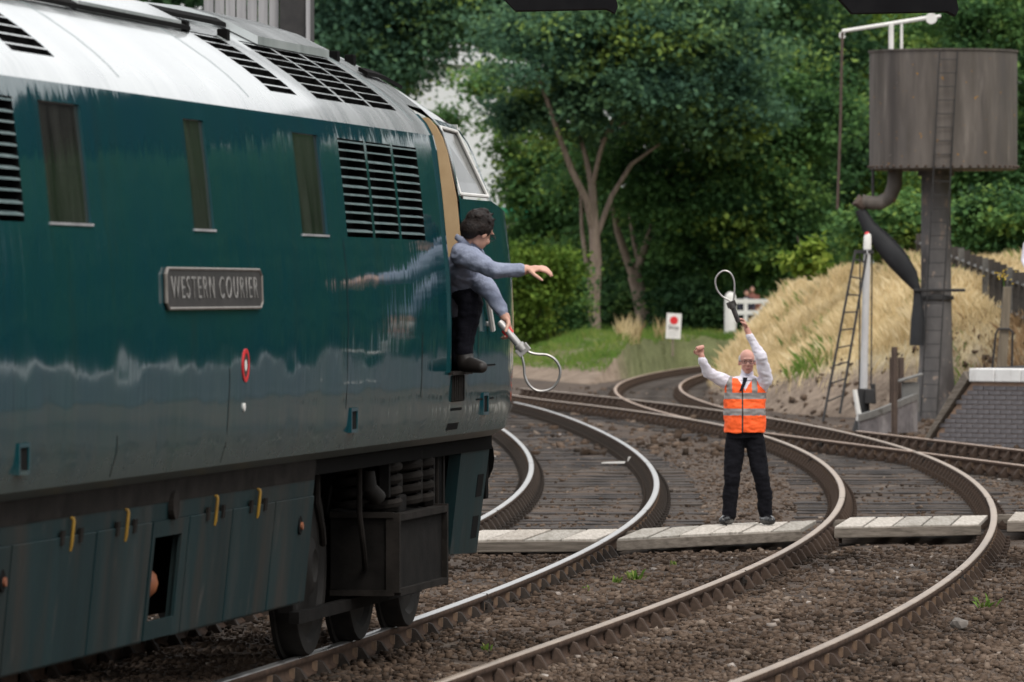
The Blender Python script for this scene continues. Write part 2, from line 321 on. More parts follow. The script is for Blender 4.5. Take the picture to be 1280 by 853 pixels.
def bed(X, Y):                                  # level of the cinder and ballast bed
    X = np.asarray(X, float); Y = np.asarray(Y, float)
    b_ = np.interp(Y, [10, 57, 61, 110, 118], [-.135, -.135, -.214, -.214, -.26])
    b_ = b_ - np.clip((X - rx('B_r', Y) - .9) * .08, 0, .06) - np.clip((X - 6.8) * .3, 0, .1)
    return b_ + .012 * np.sin(X * 5.1 + Y * 1.3) * np.sin(Y * 2.1 - X * 2) + .008 * np.sin(X * 11 + Y * 4)
xs = np.concatenate([np.arange(-40, 0, 2.), np.arange(0, 12, .22), np.arange(12, 60, 1.5)]); ys = np.concatenate([np.arange(96, 215, .8), np.arange(215, 300, 5.)])
V = []; cols = []
for yy in ys:
    for xx in xs:
        z, (d, bank) = terrain(xx, yy); V.append((xx, yy, z))
        if bank:                                # soil low on the slope, straw above, green at the top behind
            lim = np.interp(yy, [96, 115, 128, 150, 170], [.5, 1.15, .75, .15, .05]); s_ = min(max((z - lim) / .25 + .5, 0), 1)
            cols.append((s_, min(max((xx - 11) / 3, 0), 1) if yy < 185 else .7))
        else:
            s_ = min(max((yy - (179 + max(0, 3 - xx) * 6)) / 7, 0), 1); cols.append((s_, .85))
nx, ny = len(xs), len(ys)
Fc = [(j * nx + i, j * nx + i + 1, (j + 1) * nx + i + 1, (j + 1) * nx + i) for j in range(ny - 1) for i in range(nx - 1)]
m_bank = bpy.data.materials.new('bank_soil_and_turf'); m_bank.use_nodes = True
T = m_bank.node_tree; b = T.nodes['Principled BSDF']; b.inputs['Roughness'].default_value = .95; b.inputs['Specular IOR Level'].default_value = .15
va = T.nodes.new('ShaderNodeVertexColor'); va.layer_name = 'cover'; sp = T.nodes.new('ShaderNodeSeparateColor'); T.links.new(va.outputs[0], sp.inputs[0])
tc = T.nodes.new('ShaderNodeTexCoord'); n = T.nodes.new('ShaderNodeTexNoise'); n.inputs['Scale'].default_value = 2.5; n.inputs['Detail'].default_value = 8; T.links.new(tc.outputs['Object'], n.inputs['Vector'])
def ramp2(a, c):
    r = T.nodes.new('ShaderNodeValToRGB'); r.color_ramp.elements[0].position = .35; r.color_ramp.elements[1].position = .65
    r.color_ramp.elements[0].color = (*a, 1); r.color_ramp.elements[1].color = (*c, 1); T.links.new(n.outputs['Fac'], r.inputs[0]); return r.outputs[0]
def mixc(f_, a, c):
    x = T.nodes.new('ShaderNodeMix'); x.data_type = 'RGBA'; T.links.new(f_, x.inputs[0]); T.links.new(a, x.inputs[6]); T.links.new(c, x.inputs[7]); return x.outputs[2]
cov = mixc(sp.outputs[1], ramp2((.42, .34, .2), (.56, .47, .3)), ramp2((.045, .07, .025), (.075, .105, .035)))
T.links.new(mixc(sp.outputs[0], ramp2((.14, .105, .08), (.25, .195, .15)), cov), b.inputs['Base Color'])
bp = T.nodes.new('ShaderNodeBump'); bp.inputs['Strength'].default_value = .9; bp.inputs['Distance'].default_value = .1
n2 = T.nodes.new('ShaderNodeTexNoise'); n2.inputs['Scale'].default_value = 9; n2.inputs['Detail'].default_value = 6; T.links.new(tc.outputs['Object'], n2.inputs['Vector'])
T.links.new(n2.outputs['Fac'], bp.inputs['Height']); T.links.new(bp.outputs[0], b.inputs['Normal'])
me = fast_mesh('embankment', V, Fc, m_bank, smooth=True)
ca = me.color_attributes.new('cover', 'FLOAT_COLOR', 'POINT')
ca.data.foreach_set('color', np.array([(a, c, 0, 1) for a, c in cols], np.float32).ravel())
tag(link(bpy.data.objects.new('embankment', me)), kind='structure')

bx_ = np.concatenate([np.arange(-14, -4, 1.), np.arange(-4, 7.2, .16), np.arange(7.2, 11, .6)]); by_ = np.arange(12, 118.1, .5)
GX, GY = np.meshgrid(bx_, by_); nx, ny = len(bx_), len(by_)
ii = (np.arange(ny - 1)[:, None] * nx + np.arange(nx - 1)[None]).ravel()
tag(link(bpy.data.objects.new('ballast_bed', fast_mesh('ballast_bed', np.stack([GX, GY, bed(GX, GY)], -1).reshape(-1, 3), np.stack([ii, ii + 1, ii + nx + 1, ii + nx], -1), m_ground, smooth=True))), kind='structure')

# ------------------------------------------------------------------ tracks
def cross_y(X): return np.interp(X, [-.5, .86, .95, 1.55, 2.38, 2.8, 3.07, 4.54, 4.75, 6], [58.75, 59, 59.1, 60.1, 61.0, 61.6, 62.2, 63.0, 63.8, 64.3])
def rail_mesh(name, fx, y0, y1, top, web=m_rust):
    ys_ = np.arange(y0, y1 + .01, .5); prof = [(-.03, -.145), (-.035, -.12), (-.011, -.1), (-.011, -.055), (-.033, -.04), (-.033, -.008), (-.024, 0), (.024, 0), (.033, -.008), (.033, -.04), (.011, -.055), (.011, -.1), (.035, -.12), (.03, -.145)]
    V = []; K = len(prof)
    for Y in ys_:
        X = fx(Y); d = (fx(Y + .2) - fx(Y - .2)) / .4; L = math.hypot(1, d)
        for a, z in prof: V.append((X + a / L, Y - a * d / L, z))
    Fq = []; mi = []
    for i in range(len(ys_) - 1):
        for k in range(K):
            Fq.append((i * K + k, i * K + (k + 1) % K, (i + 1) * K + (k + 1) % K, (i + 1) * K + k)); mi.append(1 if 5 <= k <= 7 else 0)
    me = fast_mesh(name, V, Fq, [web, top], mi=mi)
    bm = bmesh.new(); bm.from_mesh(me); bmesh.ops.recalc_face_normals(bm, faces=bm.faces); bm.to_mesh(me); bm.free(); return me
def chair_mesh(name, m):
    c = MB()
    c.box(-.19, .19, -.1, .1, -.19, -.15)
    for s_ in (-1, 1):
        hgt = -.035 if s_ < 0 else -.05
        c.hexa([(s_ * .02, -.075, -.15), (s_ * .15, -.06, -.15), (s_ * .15, .06, -.15), (s_ * .02, .075, -.15), (s_ * .045, -.045, hgt), (s_ * .075, -.035, hgt - .01), (s_ * .075, .035, hgt - .01), (s_ * .045, .045, hgt)])
    c.hexa([(.013, -.11, -.115), (.045, -.09, -.115), (.045, .09, -.115), (.013, .11, -.115), (.013, -.11, -.055), (.045, -.09, -.055), (.045, .09, -.055), (.013, .11, -.055)], 1)
    for s_ in (-1, 1): c.lathe([(.02, 0), (.02, .025), (.008, .03)], 6, 0, (s_ * .165, s_ * .06, -.15))
    return c.mesh(name, [m, m_key])
ch_dark = chair_mesh('chair', m_chair); ch_rust = chair_mesh('chair', m_chair_r)
def sleeper_mesh(m, L=2.6):
    s_ = MB(); s_.box(-L / 2, L / 2, -.125, .125, -.33, -.192); return s_.mesh('sleeper', m, bevel=.008)
sl_dark = sleeper_mesh(m_sleeper); sl_weath = sleeper_mesh(m_sleeper_w); sl_long = sleeper_mesh(m_sleeper, 4.2)
fm_ = MB()
for s_ in (-1, 1):
    fm_.box(s_ * .024 - .012, s_ * .024 + .012, -.23, .23, -.115, -.045)
    for k in range(4): fm_.box(s_ * .045 - .011, s_ * .045 + .011, -.17 + k * .11, -.14 + k * .11, -.095, -.065)
fm_.box(-.0365, .0365, -.004, .004, -.05, .0012)
fish_mesh = fm_.mesh('fishplate', m_chair)
def track(label, fl, fr, y0, y1, top, chm, slm, web=m_rust, rails=True, step=.76, ch_l=None, ch_r=None):
    e = empty('railway_track', (0, 0, 0)); tag(e, label, 'railway track', 'railway tracks')
    for fx in (fl, fr): link(bpy.data.objects.new('rail', rail_mesh('rail', fx, y0, y1, top, web)), e)
    for fx in (fl, fr):
        yj = y0 + 7.5
        while yj < min(y1, 100):
            d = (fx(yj + .3) - fx(yj - .3)) / .6
            fp = inst('fishplate', fish_mesh, e, (fx(yj), yj, 0), (0, 0, -math.atan(d))); yj += 18.3
    Y = y0
    while Y < y1:
        xl, xr = fl(Y), fr(Y); cx = (xl + xr) / 2; d = (fl(Y + .3) - fl(Y - .3)) / .6; a = -math.atan(d)
        if not (58.6 < Y < 66.5 and cross_y(cx) - .2 < Y < cross_y(cx) + 2.7):
            inst('sleeper', slm if random.random() > .25 else sl_weath, e, (cx, Y, (-.05 if Y < cross_y(cx) and Y < 66 else -.004) + random.choice((-.025, -.012, -.004, 0, .004))), (0, 0, a + random.uniform(-.012, .012)), (random.uniform(.97, 1.03), random.uniform(.9, 1.05), 1))
            for q, X, sg in ((0, xl, -1), (1, xr, 1)):
                yy = Y + (X - cx) * math.sin(a)
                inst('chair', chm, e, ((fl, fr)[q](yy), yy, 0), (0, 0, a if sg > 0 else a + math.pi), (.85, .8, 1))
        Y += step * random.uniform(.96, 1.04)
    return e
A_r = lambda Y: rx('A_r', Y); A_l = lambda Y: rx('A_l', Y)
B_l = lambda Y: rx('B_l', Y); B_r = lambda Y: rx('B_r', Y); C_l = lambda Y: rx('C_l', Y); C_r = lambda Y: rx('C_r', Y)
D_l = lambda Y: rx('D_l', Y); D_r = lambda Y: rx('D_r', Y)
track('curved track with bright polished rails under and ahead of the green locomotive', A_l, A_r, 22, 131, m_railtop, ch_dark, sl_dark)
track('curved track with dull brown rails passing the man in the orange vest', B_l, B_r, 26, 150, m_railtop_b, ch_rust, sl_dark)
track('rusty straight siding in front of the low brick platform end', C_l, C_r, 72, 104, m_railtop_r, ch_rust, sl_weath)
track('far rusty branch track curving away behind the dry grass bank', D_l, D_r, 114, 196, m_railtop_r, ch_rust, sl_weath)

# crossing of planks on bearers, lifted to rail level
cr = empty('barrow_crossing', (1.6, 61, 0)); tag(cr, 'timber barrow crossing of bleached planks laid across the tracks', 'crossing')
def crossing_section(x0, x1, dy=0, back=2.5):
    n_ = max(1, round((x1 - x0) / .3)); wd = (x1 - x0) / n_
    for k in range(n_):
        a = x0 + k * wd; bq = a + wd - .022; sk = .27; z1 = random.uniform(-.03, -.02)
        p = MB(); f0, f1 = cross_y(a) + dy, cross_y(bq) + dy
        p.hexa([(a, f0, -.07), (bq, f1, -.07), (bq + sk, f1 + back, -.07), (a + sk, f0 + back, -.07), (a, f0, z1), (bq, f1, z1), (bq + sk, f1 + back, z1), (a + sk, f0 + back, z1)])
        o = p.obj('plank', random.choice(m_planks), cr, bevel=.006); o.location = Vector((0, 0, 0)) - cr.location
    for k, (dd, zz) in enumerate(((.0, -.05), (back - .3, -.05))):
        p = MB(); f0, f1 = cross_y(x0) + dy + dd - .06, cross_y(x1) + dy + dd - .06
        p.hexa([(x0 - .01, f0, -.135), (x1, f1, -.135), (x1, f1 + .055, -.135), (x0, f0 + .055, -.135), (x0 - .01, f0, zz + .01), (x1, f1, zz + .01), (x1, f1 + .055, zz + .01), (x0, f0 + .055, zz + .01)])
        o = p.obj('bearer', m_beam, cr, bevel=.008); o.location = -cr.location
crossing_section(-.55, .78)
crossing_section(.95, 2.72)
crossing_section(3.06, 4.5)
crossing_section(4.82, 6.2)

# ballast, cinders and small litter of stones: too many to count
def stones(name, n, y0, y1, s0, s1, keep, half=.09, zoff=GZ, pw=1.0, mats=m_stone, zf=None, hi=.5):
    u = RNG.random(n); Y = 1 / (1 / y0 + u * (1 / y1 - 1 / y0)); X = (RNG.random(n) * 2 - 1) * half * Y
    ok = keep(X, Y); X, Y = X[ok], Y[ok]; n = len(X)
    base = np.array([(-1, -1, -1), (1, -1, -1), (1, 1, -1), (-1, 1, -1), (-1, -1, 1), (1, -1, 1), (1, 1, 1), (-1, 1, 1)], float)
    V = base[None] * (1 + RNG.uniform(-.45, .35, (n, 8, 3)))
    sz = (s0 + (s1 - s0) * RNG.random(n) ** 2.2)
    V *= (sz[:, None] * RNG.uniform(.6, 1.3, (n, 3)) * np.array([1, 1, .7]))[:, None, :]
    a = RNG.random(n) * 6.28; ca_, sa_ = np.cos(a)[:, None], np.sin(a)[:, None]; t = RNG.normal(0, .5, n); ct, st = np.cos(t)[:, None], np.sin(t)[:, None]
    x = V[..., 0] * ct - V[..., 2] * st; z = V[..., 0] * st + V[..., 2] * ct; y = V[..., 1]
    V = np.stack([x * ca_ - y * sa_, x * sa_ + y * ca_, z], -1)
    zz = np.full(n, zoff) if zf is None else zf(X, Y)
    V += np.stack([X, Y, zz + sz * hi * RNG.random(n)], -1)[:, None, :]
    fb = np.array([(3, 2, 1, 0), (4, 5, 6, 7), (0, 1, 5, 4), (1, 2, 6, 5), (2, 3, 7, 6), (3, 0, 4, 7)])
    Fq = (fb[None] + (np.arange(n) * 8)[:, None, None]).reshape(-1, 4)
    patch = .16 * np.sin(X * 1.9 + Y * .31 + 1) * np.sin(Y * .83 - X * .7) + .1 * np.sin(X * 4.3 - Y * .9)
    oil = np.zeros(n)
    for key in ('A_r', 'A_l', 'B_l', 'B_r'): oil += np.exp(-((X - rx(key, Y)) / .22) ** 2) * (.2 if key[0] == 'A' else .1)
    tone = np.repeat(np.clip(.1 + .72 * RNG.beta(2, 4.0, n) + patch - oil + (RNG.random(n) > .985) * .45, 0, 1), 6)
    return fast_mesh(name, V.reshape(-1, 3), Fq, mats, tone=tone)
def near_rail(X, Y, d=.07):
    r = np.zeros(len(X), bool)
    for fx, y0, y1 in ((A_r, 20, 131), (A_l, 20, 131), (B_l, 20, 150), (B_r, 20, 150), (C_l, 72, 104), (C_r, 72, 104)): r |= (Y > y0) & (Y < y1) & (np.abs(X - fx(Y)) < d)
    return r
def keep_near(X, Y):
    cy = cross_y(X); bad = near_rail(X, Y) | ((Y > 58.5) & (Y < 67.5) & (X > -.8) & (X < 6.4) & (Y > cy - .1) & (Y < cy + 2.7)) | (X < A_l(Y) - 3)
    inA = (((X > A_l(Y) - .5) & (X < A_r(Y) + .5)) | ((X > B_l(Y) - .5) & (X < B_r(Y) + .4))) & (Y > 62)
    return ~bad & (RNG.random(len(X)) < np.where(inA, .35, 1))
o = link(bpy.data.objects.new('ballast_stones', stones('ballast_stones', 135000, 30, 110, .004, .024, keep_near, zf=bed)))
tag(o, 'brown and grey ballast stones strewn between and beside the rails', 'ballast', kind='stuff')
o = link(bpy.data.objects.new('ballast_heap', stones('ballast_heap', 9000, 96, 165, .012, .07, lambda X, Y: ~near_rail(X, Y) & (X > -2) & ((terrain_v(X, Y)[0] > -.15) | (RNG.random(len(X)) < .5)) & (X < np.interp(Y, *XT) + 1.6),
        zf=lambda X, Y: np.maximum(np.maximum(terrain_v(X, Y)[0], GZ), np.where(Y < 117, bed(X, Y), -9)))))
tag(o, 'loose stones and clods at the foot of the bare bank', 'stones', kind='stuff')
# the larger stone that stands alone near the right edge
def lump(name, c, r, m, seed, parent=None, sq=(1, 1, .8)):
    bm = bmesh.new(); bmesh.ops.create_icosphere(bm, subdivisions=2, radius=1); rr = random.Random(seed)
    for v in bm.verts: v.co = v.co * (1 + rr.uniform(-.22, .18)); v.co = Vector((v.co.x * r * sq[0], v.co.y * r * sq[1], v.co.z * r * sq[2]))
    me = bpy.data.meshes.new(name); bm.to_mesh(me); bm.free(); me.materials.append(m); o = link(bpy.data.objects.new(name, me), parent); o.location = c; return o
p = at(1199, 790, 2.35 * F / 425); lump('stone', (p.x, p.y, float(bed(p.x, p.y)) + .035), .06, mat('grey_stone', (.1, .09, .08), (.16, .14, .125), 20, .9), 3)
tag(bpy.data.objects['stone'], 'squat grey brown lump of stone lying alone beyond the right hand rail', 'stone')
# white litter on the polished track
lt = MB(); p = at(770, 580, 2.38 * F / 215)
lt.hexa([(-.2, 0, 0), (.16, -.03, 0), (.17, .05, 0), (-.18, .1, 0), (-.2, 0, .012), (.16, -.03, .03), (.17, .05, .03), (-.18, .1, .012)])
lt.hexa([(.15, -.04, 0), (.22, -.02, 0), (.22, .05, 0), (.16, .06, 0), (.17, -.04, .09), (.23, -.03, .1), (.23, .04, .1), (.17, .05, .08)])
lo = lt.obj('litter_scrap', m_white); lo.location = (p.x, p.y, float(bed(p.x, p.y)) + .03); tag(lo, 'crumpled white scrap of litter lying between the polished rails', 'litter')

# ------------------------------------------------------------------ brick platform end with whitewashed coping
pf = empty('brick_platform', (6.6, 103, GZ)); tag(pf, 'low platform end of dark blue bricks with whitewashed coping', 'platform')
P0 = Vector((6.62, 103.0, 0)); P1 = Vector((9.6, 100.2, 0)); PT = 1.0
du = (P1 - P0).normalized(); dn = Vector((du.y, -du.x, 0)) ; dn = -dn if dn.y > 0 else dn
Lf = (P1 - P0).length; ang = math.atan2(du.y, du.x)
def pf_pt(u, off, z): return P0 + du * u + dn * off + Vector((0, 0, z)) - pf.location
core = MB()
RAMP = .75
A_, B_, C_ = pf_pt(0, -.03, -.3), pf_pt(RAMP, -.03, PT - .02), pf_pt(Lf, -.03, PT - .02)
back = Vector((1.6, 9, 0))
bl = [pf_pt(0, -.03, GZ - .1), pf_pt(Lf, -.03, GZ - .1), pf_pt(Lf, -.03, PT - .21), pf_pt(RAMP, -.03, PT - .21), pf_pt(.05, -.03, -.02)]
core.add(bl + [q + back for q in bl], [(0, 1, 2, 3, 4), (9, 8, 7, 6, 5), (0, 5, 6, 1), (1, 6, 7, 2), (2, 7, 8, 3), (3, 8, 9, 4), (4, 9, 5, 0)])
core.obj('mortar_core', m_mortar, pf)
sf = MB(); a = [pf_pt(RAMP - .05, -.02, PT - .005), pf_pt(Lf, -.02, PT - .005), Vector((18.5, 60, PT - .005)) - pf.location, Vector((40, 60, PT - .005)) - pf.location, Vector((34, 97, PT - .005)) - pf.location, Vector((9.5, 112, PT - .005)) - pf.location]
sf.add(a + [q - Vector((0, 0, .18)) for q in a], [tuple(range(6))] + [(i, (i + 1) % 6, (i + 1) % 6 + 6, i + 6) for i in range(6)] + [tuple(range(11, 5, -1))])
sf.obj('platform_surface', m_asphalt, pf)
sf = MB(); a = [Vector(q_) - pf.location for q_ in ((18.2, 61.5, PT), (38, 61.5, PT), (38, 80, PT), (14.1, 80, PT))]  # unseen pale slab added for its reflection in the loco side
sf.add(a + [q_ + Vector((0, 0, .008)) for q_ in a], [(3, 2, 1, 0), (4, 5, 6, 7)] + [(i, (i + 1) % 4, (i + 1) % 4 + 4, i + 4) for i in range(4)]); sf.obj('reflection_slab', mat('pale_reflection_slab', (.36, .36, .37), (.46, .46, .47), 2, 1.0, spec=.03), pf)
bk = MB(); bk.box(0, .213, 0, .03, 0, .064); bmesh_b = bk.mesh('brick', m_brick, bevel=.004)
for r_ in range(17):
    z = -.3 + r_ * .0745
    if z + .064 > PT - .215: break
    ustart = max(0, (z + .03) / (PT - .15) * RAMP)
    u = (r_ % 2) * .1125 + math.ceil((ustart - (r_ % 2) * .1125) / .225) * .225
    while u + .213 < Lf:
        inst('brick', bmesh_b, pf, pf_pt(u, .0, z), (0, 0, ang), (1, 1, 1))
        u += .225
for k in range(6):
    c = MB(); u0 = RAMP + k * .52; u1 = min(u0 + .51, Lf); 
    c.hexa([pf_pt(u0, -.35, PT - .205), pf_pt(u0, .05, PT - .205), pf_pt(u1, .05, PT - .205), pf_pt(u1, -.35, PT - .205), pf_pt(u0, -.35, PT + .006), pf_pt(u0, .05, PT + .006), pf_pt(u1, .05, PT + .006), pf_pt(u1, -.35, PT + .006)])
    c.obj('coping_block', m_coping, pf, bevel=.018)
c = MB(); c.hexa([pf_pt(-.16, -.4, -.12), pf_pt(-.16, .06, -.12), pf_pt(-.06, .06, -.12), pf_pt(-.06, -.4, -.12), pf_pt(RAMP - .1, -.4, PT - .04), pf_pt(RAMP - .1, .06, PT - .04), pf_pt(RAMP + .0, .06, PT - .16), pf_pt(RAMP, -.4, PT - .16)])
c.obj('ramp_edge_timber', m_beam, pf, bevel=.01)
# long platform wall that runs on past the frame
c = MB(); q0 = pf_pt(Lf, 0, 0); q1 = Vector((18.5, 60, 0)) - pf.location
c.hexa([(q0.x, q0.y, -.1), (q1.x, q1.y, -.1), (q1.x + .3, q1.y, -.1), (q0.x + .3, q0.y, -.1), (q0.x, q0.y, PT + GZ * 0 + .22 - .01), (q1.x, q1.y, PT + .22 - .01), (q1.x + .3, q1.y, PT + .22 - .01), (q0.x + .3, q0.y, PT + .22 - .01)])
c.obj('side_wall', m_brick, pf)

# ------------------------------------------------------------------ the diesel locomotive
TH = math.atan(1290 / F)
loco = empty('diesel_locomotive', (-8.18 * math.cos(TH), 8.18 * math.sin(TH), 0), R(90) - TH)
tag(loco, 'glossy dark green diesel locomotive with its cab door open', 'locomotive')
LOCO_LOC, LOCO_RZ = loco.location.copy(), R(90) - TH
PROF = [(1.2, 1.235), (1.285, 1.285), (1.325, 1.42), (1.34, 1.69), (1.345, 2.0), (1.335, 2.3), (1.312, 2.52), (1.285, 2.80), (1.25, 3.095), (1.225, 3.19), (1.185, 3.265), (1.13, 3.325),
        (1.065, 3.385), (.965, 3.465), (.82, 3.565), (.66, 3.665), (.46, 3.765), (.22, 3.84), (0, 3.865)]
KW0, KW1, KG0, KG1 = 6, 8, 11, 15            # profile rows of window foot/head and roof grille foot/head
S0, S1, DOOR0, DOOR1 = 23.8, 43.8, 40.92, 41.64
def pr(s, k):
    w_, z_ = PROF[k]
    t = min(max((s - 40.95) / 2.0, 0), 1)
    if z_ > 2.8: w_ *= 1 - .075 * t * min(1, (z_ - 2.8) / .4); 
    if z_ > 3.2: z_ = 3.2 + (z_ - 3.2) * (1 - .3 * t * t)
    return w_, z_
WIN = [(29.83, 30.72), (33.13, 33.66), (36.11, 36.90)]
GRL = [(27.55, 28.4), (28.46, 29.31), (37.51, 38.36), (38.44, 39.27), (39.35, 40.2)]
RGR = [(26.2, 27.1), (29.83, 30.72), (36.1, 36.9), (37.51, 38.36), (38.44, 39.27), (39.35, 40.2)]
st = {S0, DOOR0, DOOR1}
for a, c in WIN + GRL + RGR: st |= {a, c}
st |= set(np.arange(24.5, 41, 1.3).round(3))
st = sorted(st)
def hole(sm, k):
    for a, c in WIN + GRL:
        if a < sm < c and KW0 <= k < KW1: return True
    for a, c in RGR:
        if a < sm < c and KG0 <= k < KG1: return True
    return DOOR0 < sm < DOOR1 and 3 <= k < 12
body = MB(); roof = MB()
K = len(PROF)
for sgn in (-1, 1):
    for tgt, k0, k1 in ((body, 0, 9), (roof, 9, K - 1)):
        v = []; f = []; ns = len(st); kk = k1 - k0 + 1
        for s_ in st:
            for k in range(k0, k1 + 1):
                w_, z_ = pr(s_, k); v.append((s_, sgn * w_, z_))
        for i in range(ns - 1):
            for k in range(k0, k1):
                if sgn < 0 and hole((st[i] + st[i + 1]) / 2, k): continue
                j = k - k0; f.append((i * kk + j, (i + 1) * kk + j, (i + 1) * kk + j + 1, i * kk + j + 1))
        tgt.add(v, f)
# nose and cab front: side panels forward of the door, stepped in height
def cabsec(s_):                                # rows 0..7 up to the waist shelf
    return [pr(s_, k) for k in range(0, 8)]
WS = lambda z: 42.95 - (z - 2.8) * .5          # windscreen rake
nose_st = [DOOR1, 42.2, 42.95, 43.3, 43.6, S1]
inset = {DOOR1: 0, 42.2: .0, 42.95: .0, 43.3: .006, 43.6: .016, S1: .045}
for sgn in (-1, 1):
    v = []; f = []
    for s_ in nose_st:
        for k, (w_, z_) in enumerate(cabsec(s_)):
            fall = (s_ - 42.95) * .09 if (k == 7 and s_ > 42.95) else 0
            v.append((s_ + (0.03 * (1 - (z_ - 1.2) / 1.6) if s_ == S1 else 0), sgn * (w_ - inset[s_]), z_ - fall))
    for i in range(len(nose_st) - 1):
        for k in range(7): f.append((i * 8 + k, (i + 1) * 8 + k, (i + 1) * 8 + k + 1, i * 8 + k + 1))
    body.add(v, f)
    # pillar and quarter-light surround between door and windscreen
    rows = [7, 8, 9, 10, 11]
    q0 = [(DOOR1, pr(DOOR1, k)) for k in rows]; q1 = [(DOOR1 + .07, pr(DOOR1 + .07, k)) for k in rows]
    q2 = [(WS(pr(42.4, k)[1]) - .07, pr(42.5, k)) for k in rows]; q3 = [(WS(pr(42.4, k)[1]), pr(42.5, k)) for k in rows]
    v = []; f = []
    for qq in (q0, q1, q2, q3):
        for s_, (w_, z_) in qq: v.append((s_, sgn * w_, z_))
    for i in range(3):
        for k in range(4):
            if sgn < 0 and i == 1 and k < 3: continue
            f.append((i * 5 + k, (i + 1) * 5 + k, (i + 1) * 5 + k + 1, i * 5 + k + 1))
    body.add(v, f)
# nose top shelf, front plate, rear end
fr_ = []
for sgn in (-1, 1):
    pass
shelf = []
for s_ in (42.95, 43.3, 43.6, S1):
    w_, z_ = pr(s_, 7); fall = (s_ - 42.95) * .09; shelf += [(s_, -(w_ - inset[s_]), z_ - fall), (s_, w_ - inset[s_], z_ - fall)]
body.add(shelf, [(0, 2, 3, 1), (2, 4, 5, 3), (4, 6, 7, 5)])
fv = []
for k, (w_, z_) in enumerate(cabsec(S1)):
    fall = (S1 - 42.95) * .09 if k == 7 else 0; x_ = S1 + .03 * (1 - (z_ - 1.2) / 1.6)
    fv += [(x_, -(w_ - .045), z_ - fall), (x_ + .06, -.5, z_ - fall), (x_ + .06, .5, z_ - fall), (x_, w_ - .045, z_ - fall)]
body.add(fv, [(k * 4 + j, k * 4 + j + 1, k * 4 + j + 5, k * 4 + j + 4) for k in range(7) for j in range(3)])
rv = [(S0, -PROF[k][0], PROF[k][1]) for k in range(K)] + [(S0, PROF[k][0], PROF[k][1]) for k in range(K - 2, -1, -1)]
body.add(rv, [tuple(range(len(rv)))])
bo = body.obj('body', m_paint, loco, smooth=True)
# cab roof over the windscreen, with a brow
rst = [DOOR1, 42.1, 42.5, 42.92]
for sgn in (-1, 1):
    v = []; f = []; k0 = 11; kk = K - k0
    for s_ in rst:
        for k in range(k0, K):
            w_, z_ = pr(s_, k); v.append((s_ - (.14 * (w_ / 1.13) ** 2 if s_ > 42.6 else 0), sgn * w_, z_))
    for i in range(len(rst) - 1):
        for k in range(kk - 1): f.append((i * kk + k, (i + 1) * kk + k, (i + 1) * kk + k + 1, i * kk + k + 1))
    roof.add(v, f)
roof.obj('roof', m_roof_sheen, loco, smooth=True)
brow = MB(); pts = []
for k in list(range(11, K)) + list(range(K - 2, 10, -1)):
    w_, z_ = pr(42.92, k); pts.append((w_, z_))
n_ = len(pts); sg = [1] * (K - 11) + [-1] * (n_ - (K - 11))
v = []
for (w_, z_), q in zip(pts, sg):
    x_ = 42.92 - .14 * (w_ / 1.13) ** 2; v += [(x_, q * w_, z_ + .012), (x_ + .05, q * w_, z_ - .0), (x_ + .05, q * w_, z_ - .04), (x_ - .05, q * w_, z_ - .04)]
f = []
for i in range(n_ - 1):
    for j in range(4): f.append((i * 4 + j, (i + 1) * 4 + j, (i + 1) * 4 + (j + 1) % 4, i * 4 + (j + 1) % 4))
brow.add(v, f); brow.obj('roof_brow', m_grime, loco, smooth=True)
# windscreens: two raked panes in a frame
zt = pr(42.5, 11)[1]
for y0, y1 in ((-1.1, -.05), (.05, 1.1)):
    wf = MB(); zb, zt_ = 2.8, zt
    for (a, c, e0, e1) in ((y0, y0 + .06, 0, 1), (y1 - .06, y1, 0, 1), (y0 + .06, y1 - .06, 0, .1), (y0 + .06, y1 - .06, .9, 1)):
        za, zb_ = zb + (zt_ - zb) * e0, zb + (zt_ - zb) * e1
        wf.hexa([(WS(za) - .03, a, za), (WS(za), a, za), (WS(za), c, za), (WS(za) - .03, c, za), (WS(zb_) - .03, a, zb_), (WS(zb_), a, zb_), (WS(zb_), c, zb_), (WS(zb_) - .03, c, zb_)])
    wo = wf.obj('windscreen', m_white, loco)
    wp = MB(); a, c = y0 + .055, y1 - .055; za, zb_ = zb + .05, zt_ - .05
    wp.hexa([(WS(za) - .02, a, za), (WS(za) - .012, a, za), (WS(za) - .012, c, za), (WS(za) - .02, c, za), (WS(zb_) - .02, a, zb_), (WS(zb_) - .012, a, zb_), (WS(zb_) - .012, c, zb_), (WS(zb_) - .02, c, zb_)])
    wp.obj('pane', m_cabglass, wo)
# interior lining so that no daylight leaks through the openings
inn = MB(); inn.box(S0 + .1, DOOR0 - .06, -1.05, 1.05, 1.5, 3.05); inn.obj('engine_room', m_black, loco)
cab = MB(); y_, x0, x1, z0, z1 = 1.12, DOOR0 - .05, 42.3, 1.66, 3.3
cab.box(x0, x1 + .3, -1.3, 1.2, z0 - .03, z0); cab.box(x0 - .004, x0 + .02, -1.12, 1.12, z0, z1 - .1); cab.box(x1, x1 + .02, -1.1, 1.1, z0, 2.7)
cab.obj('cab_interior', m_shadow_in, loco)
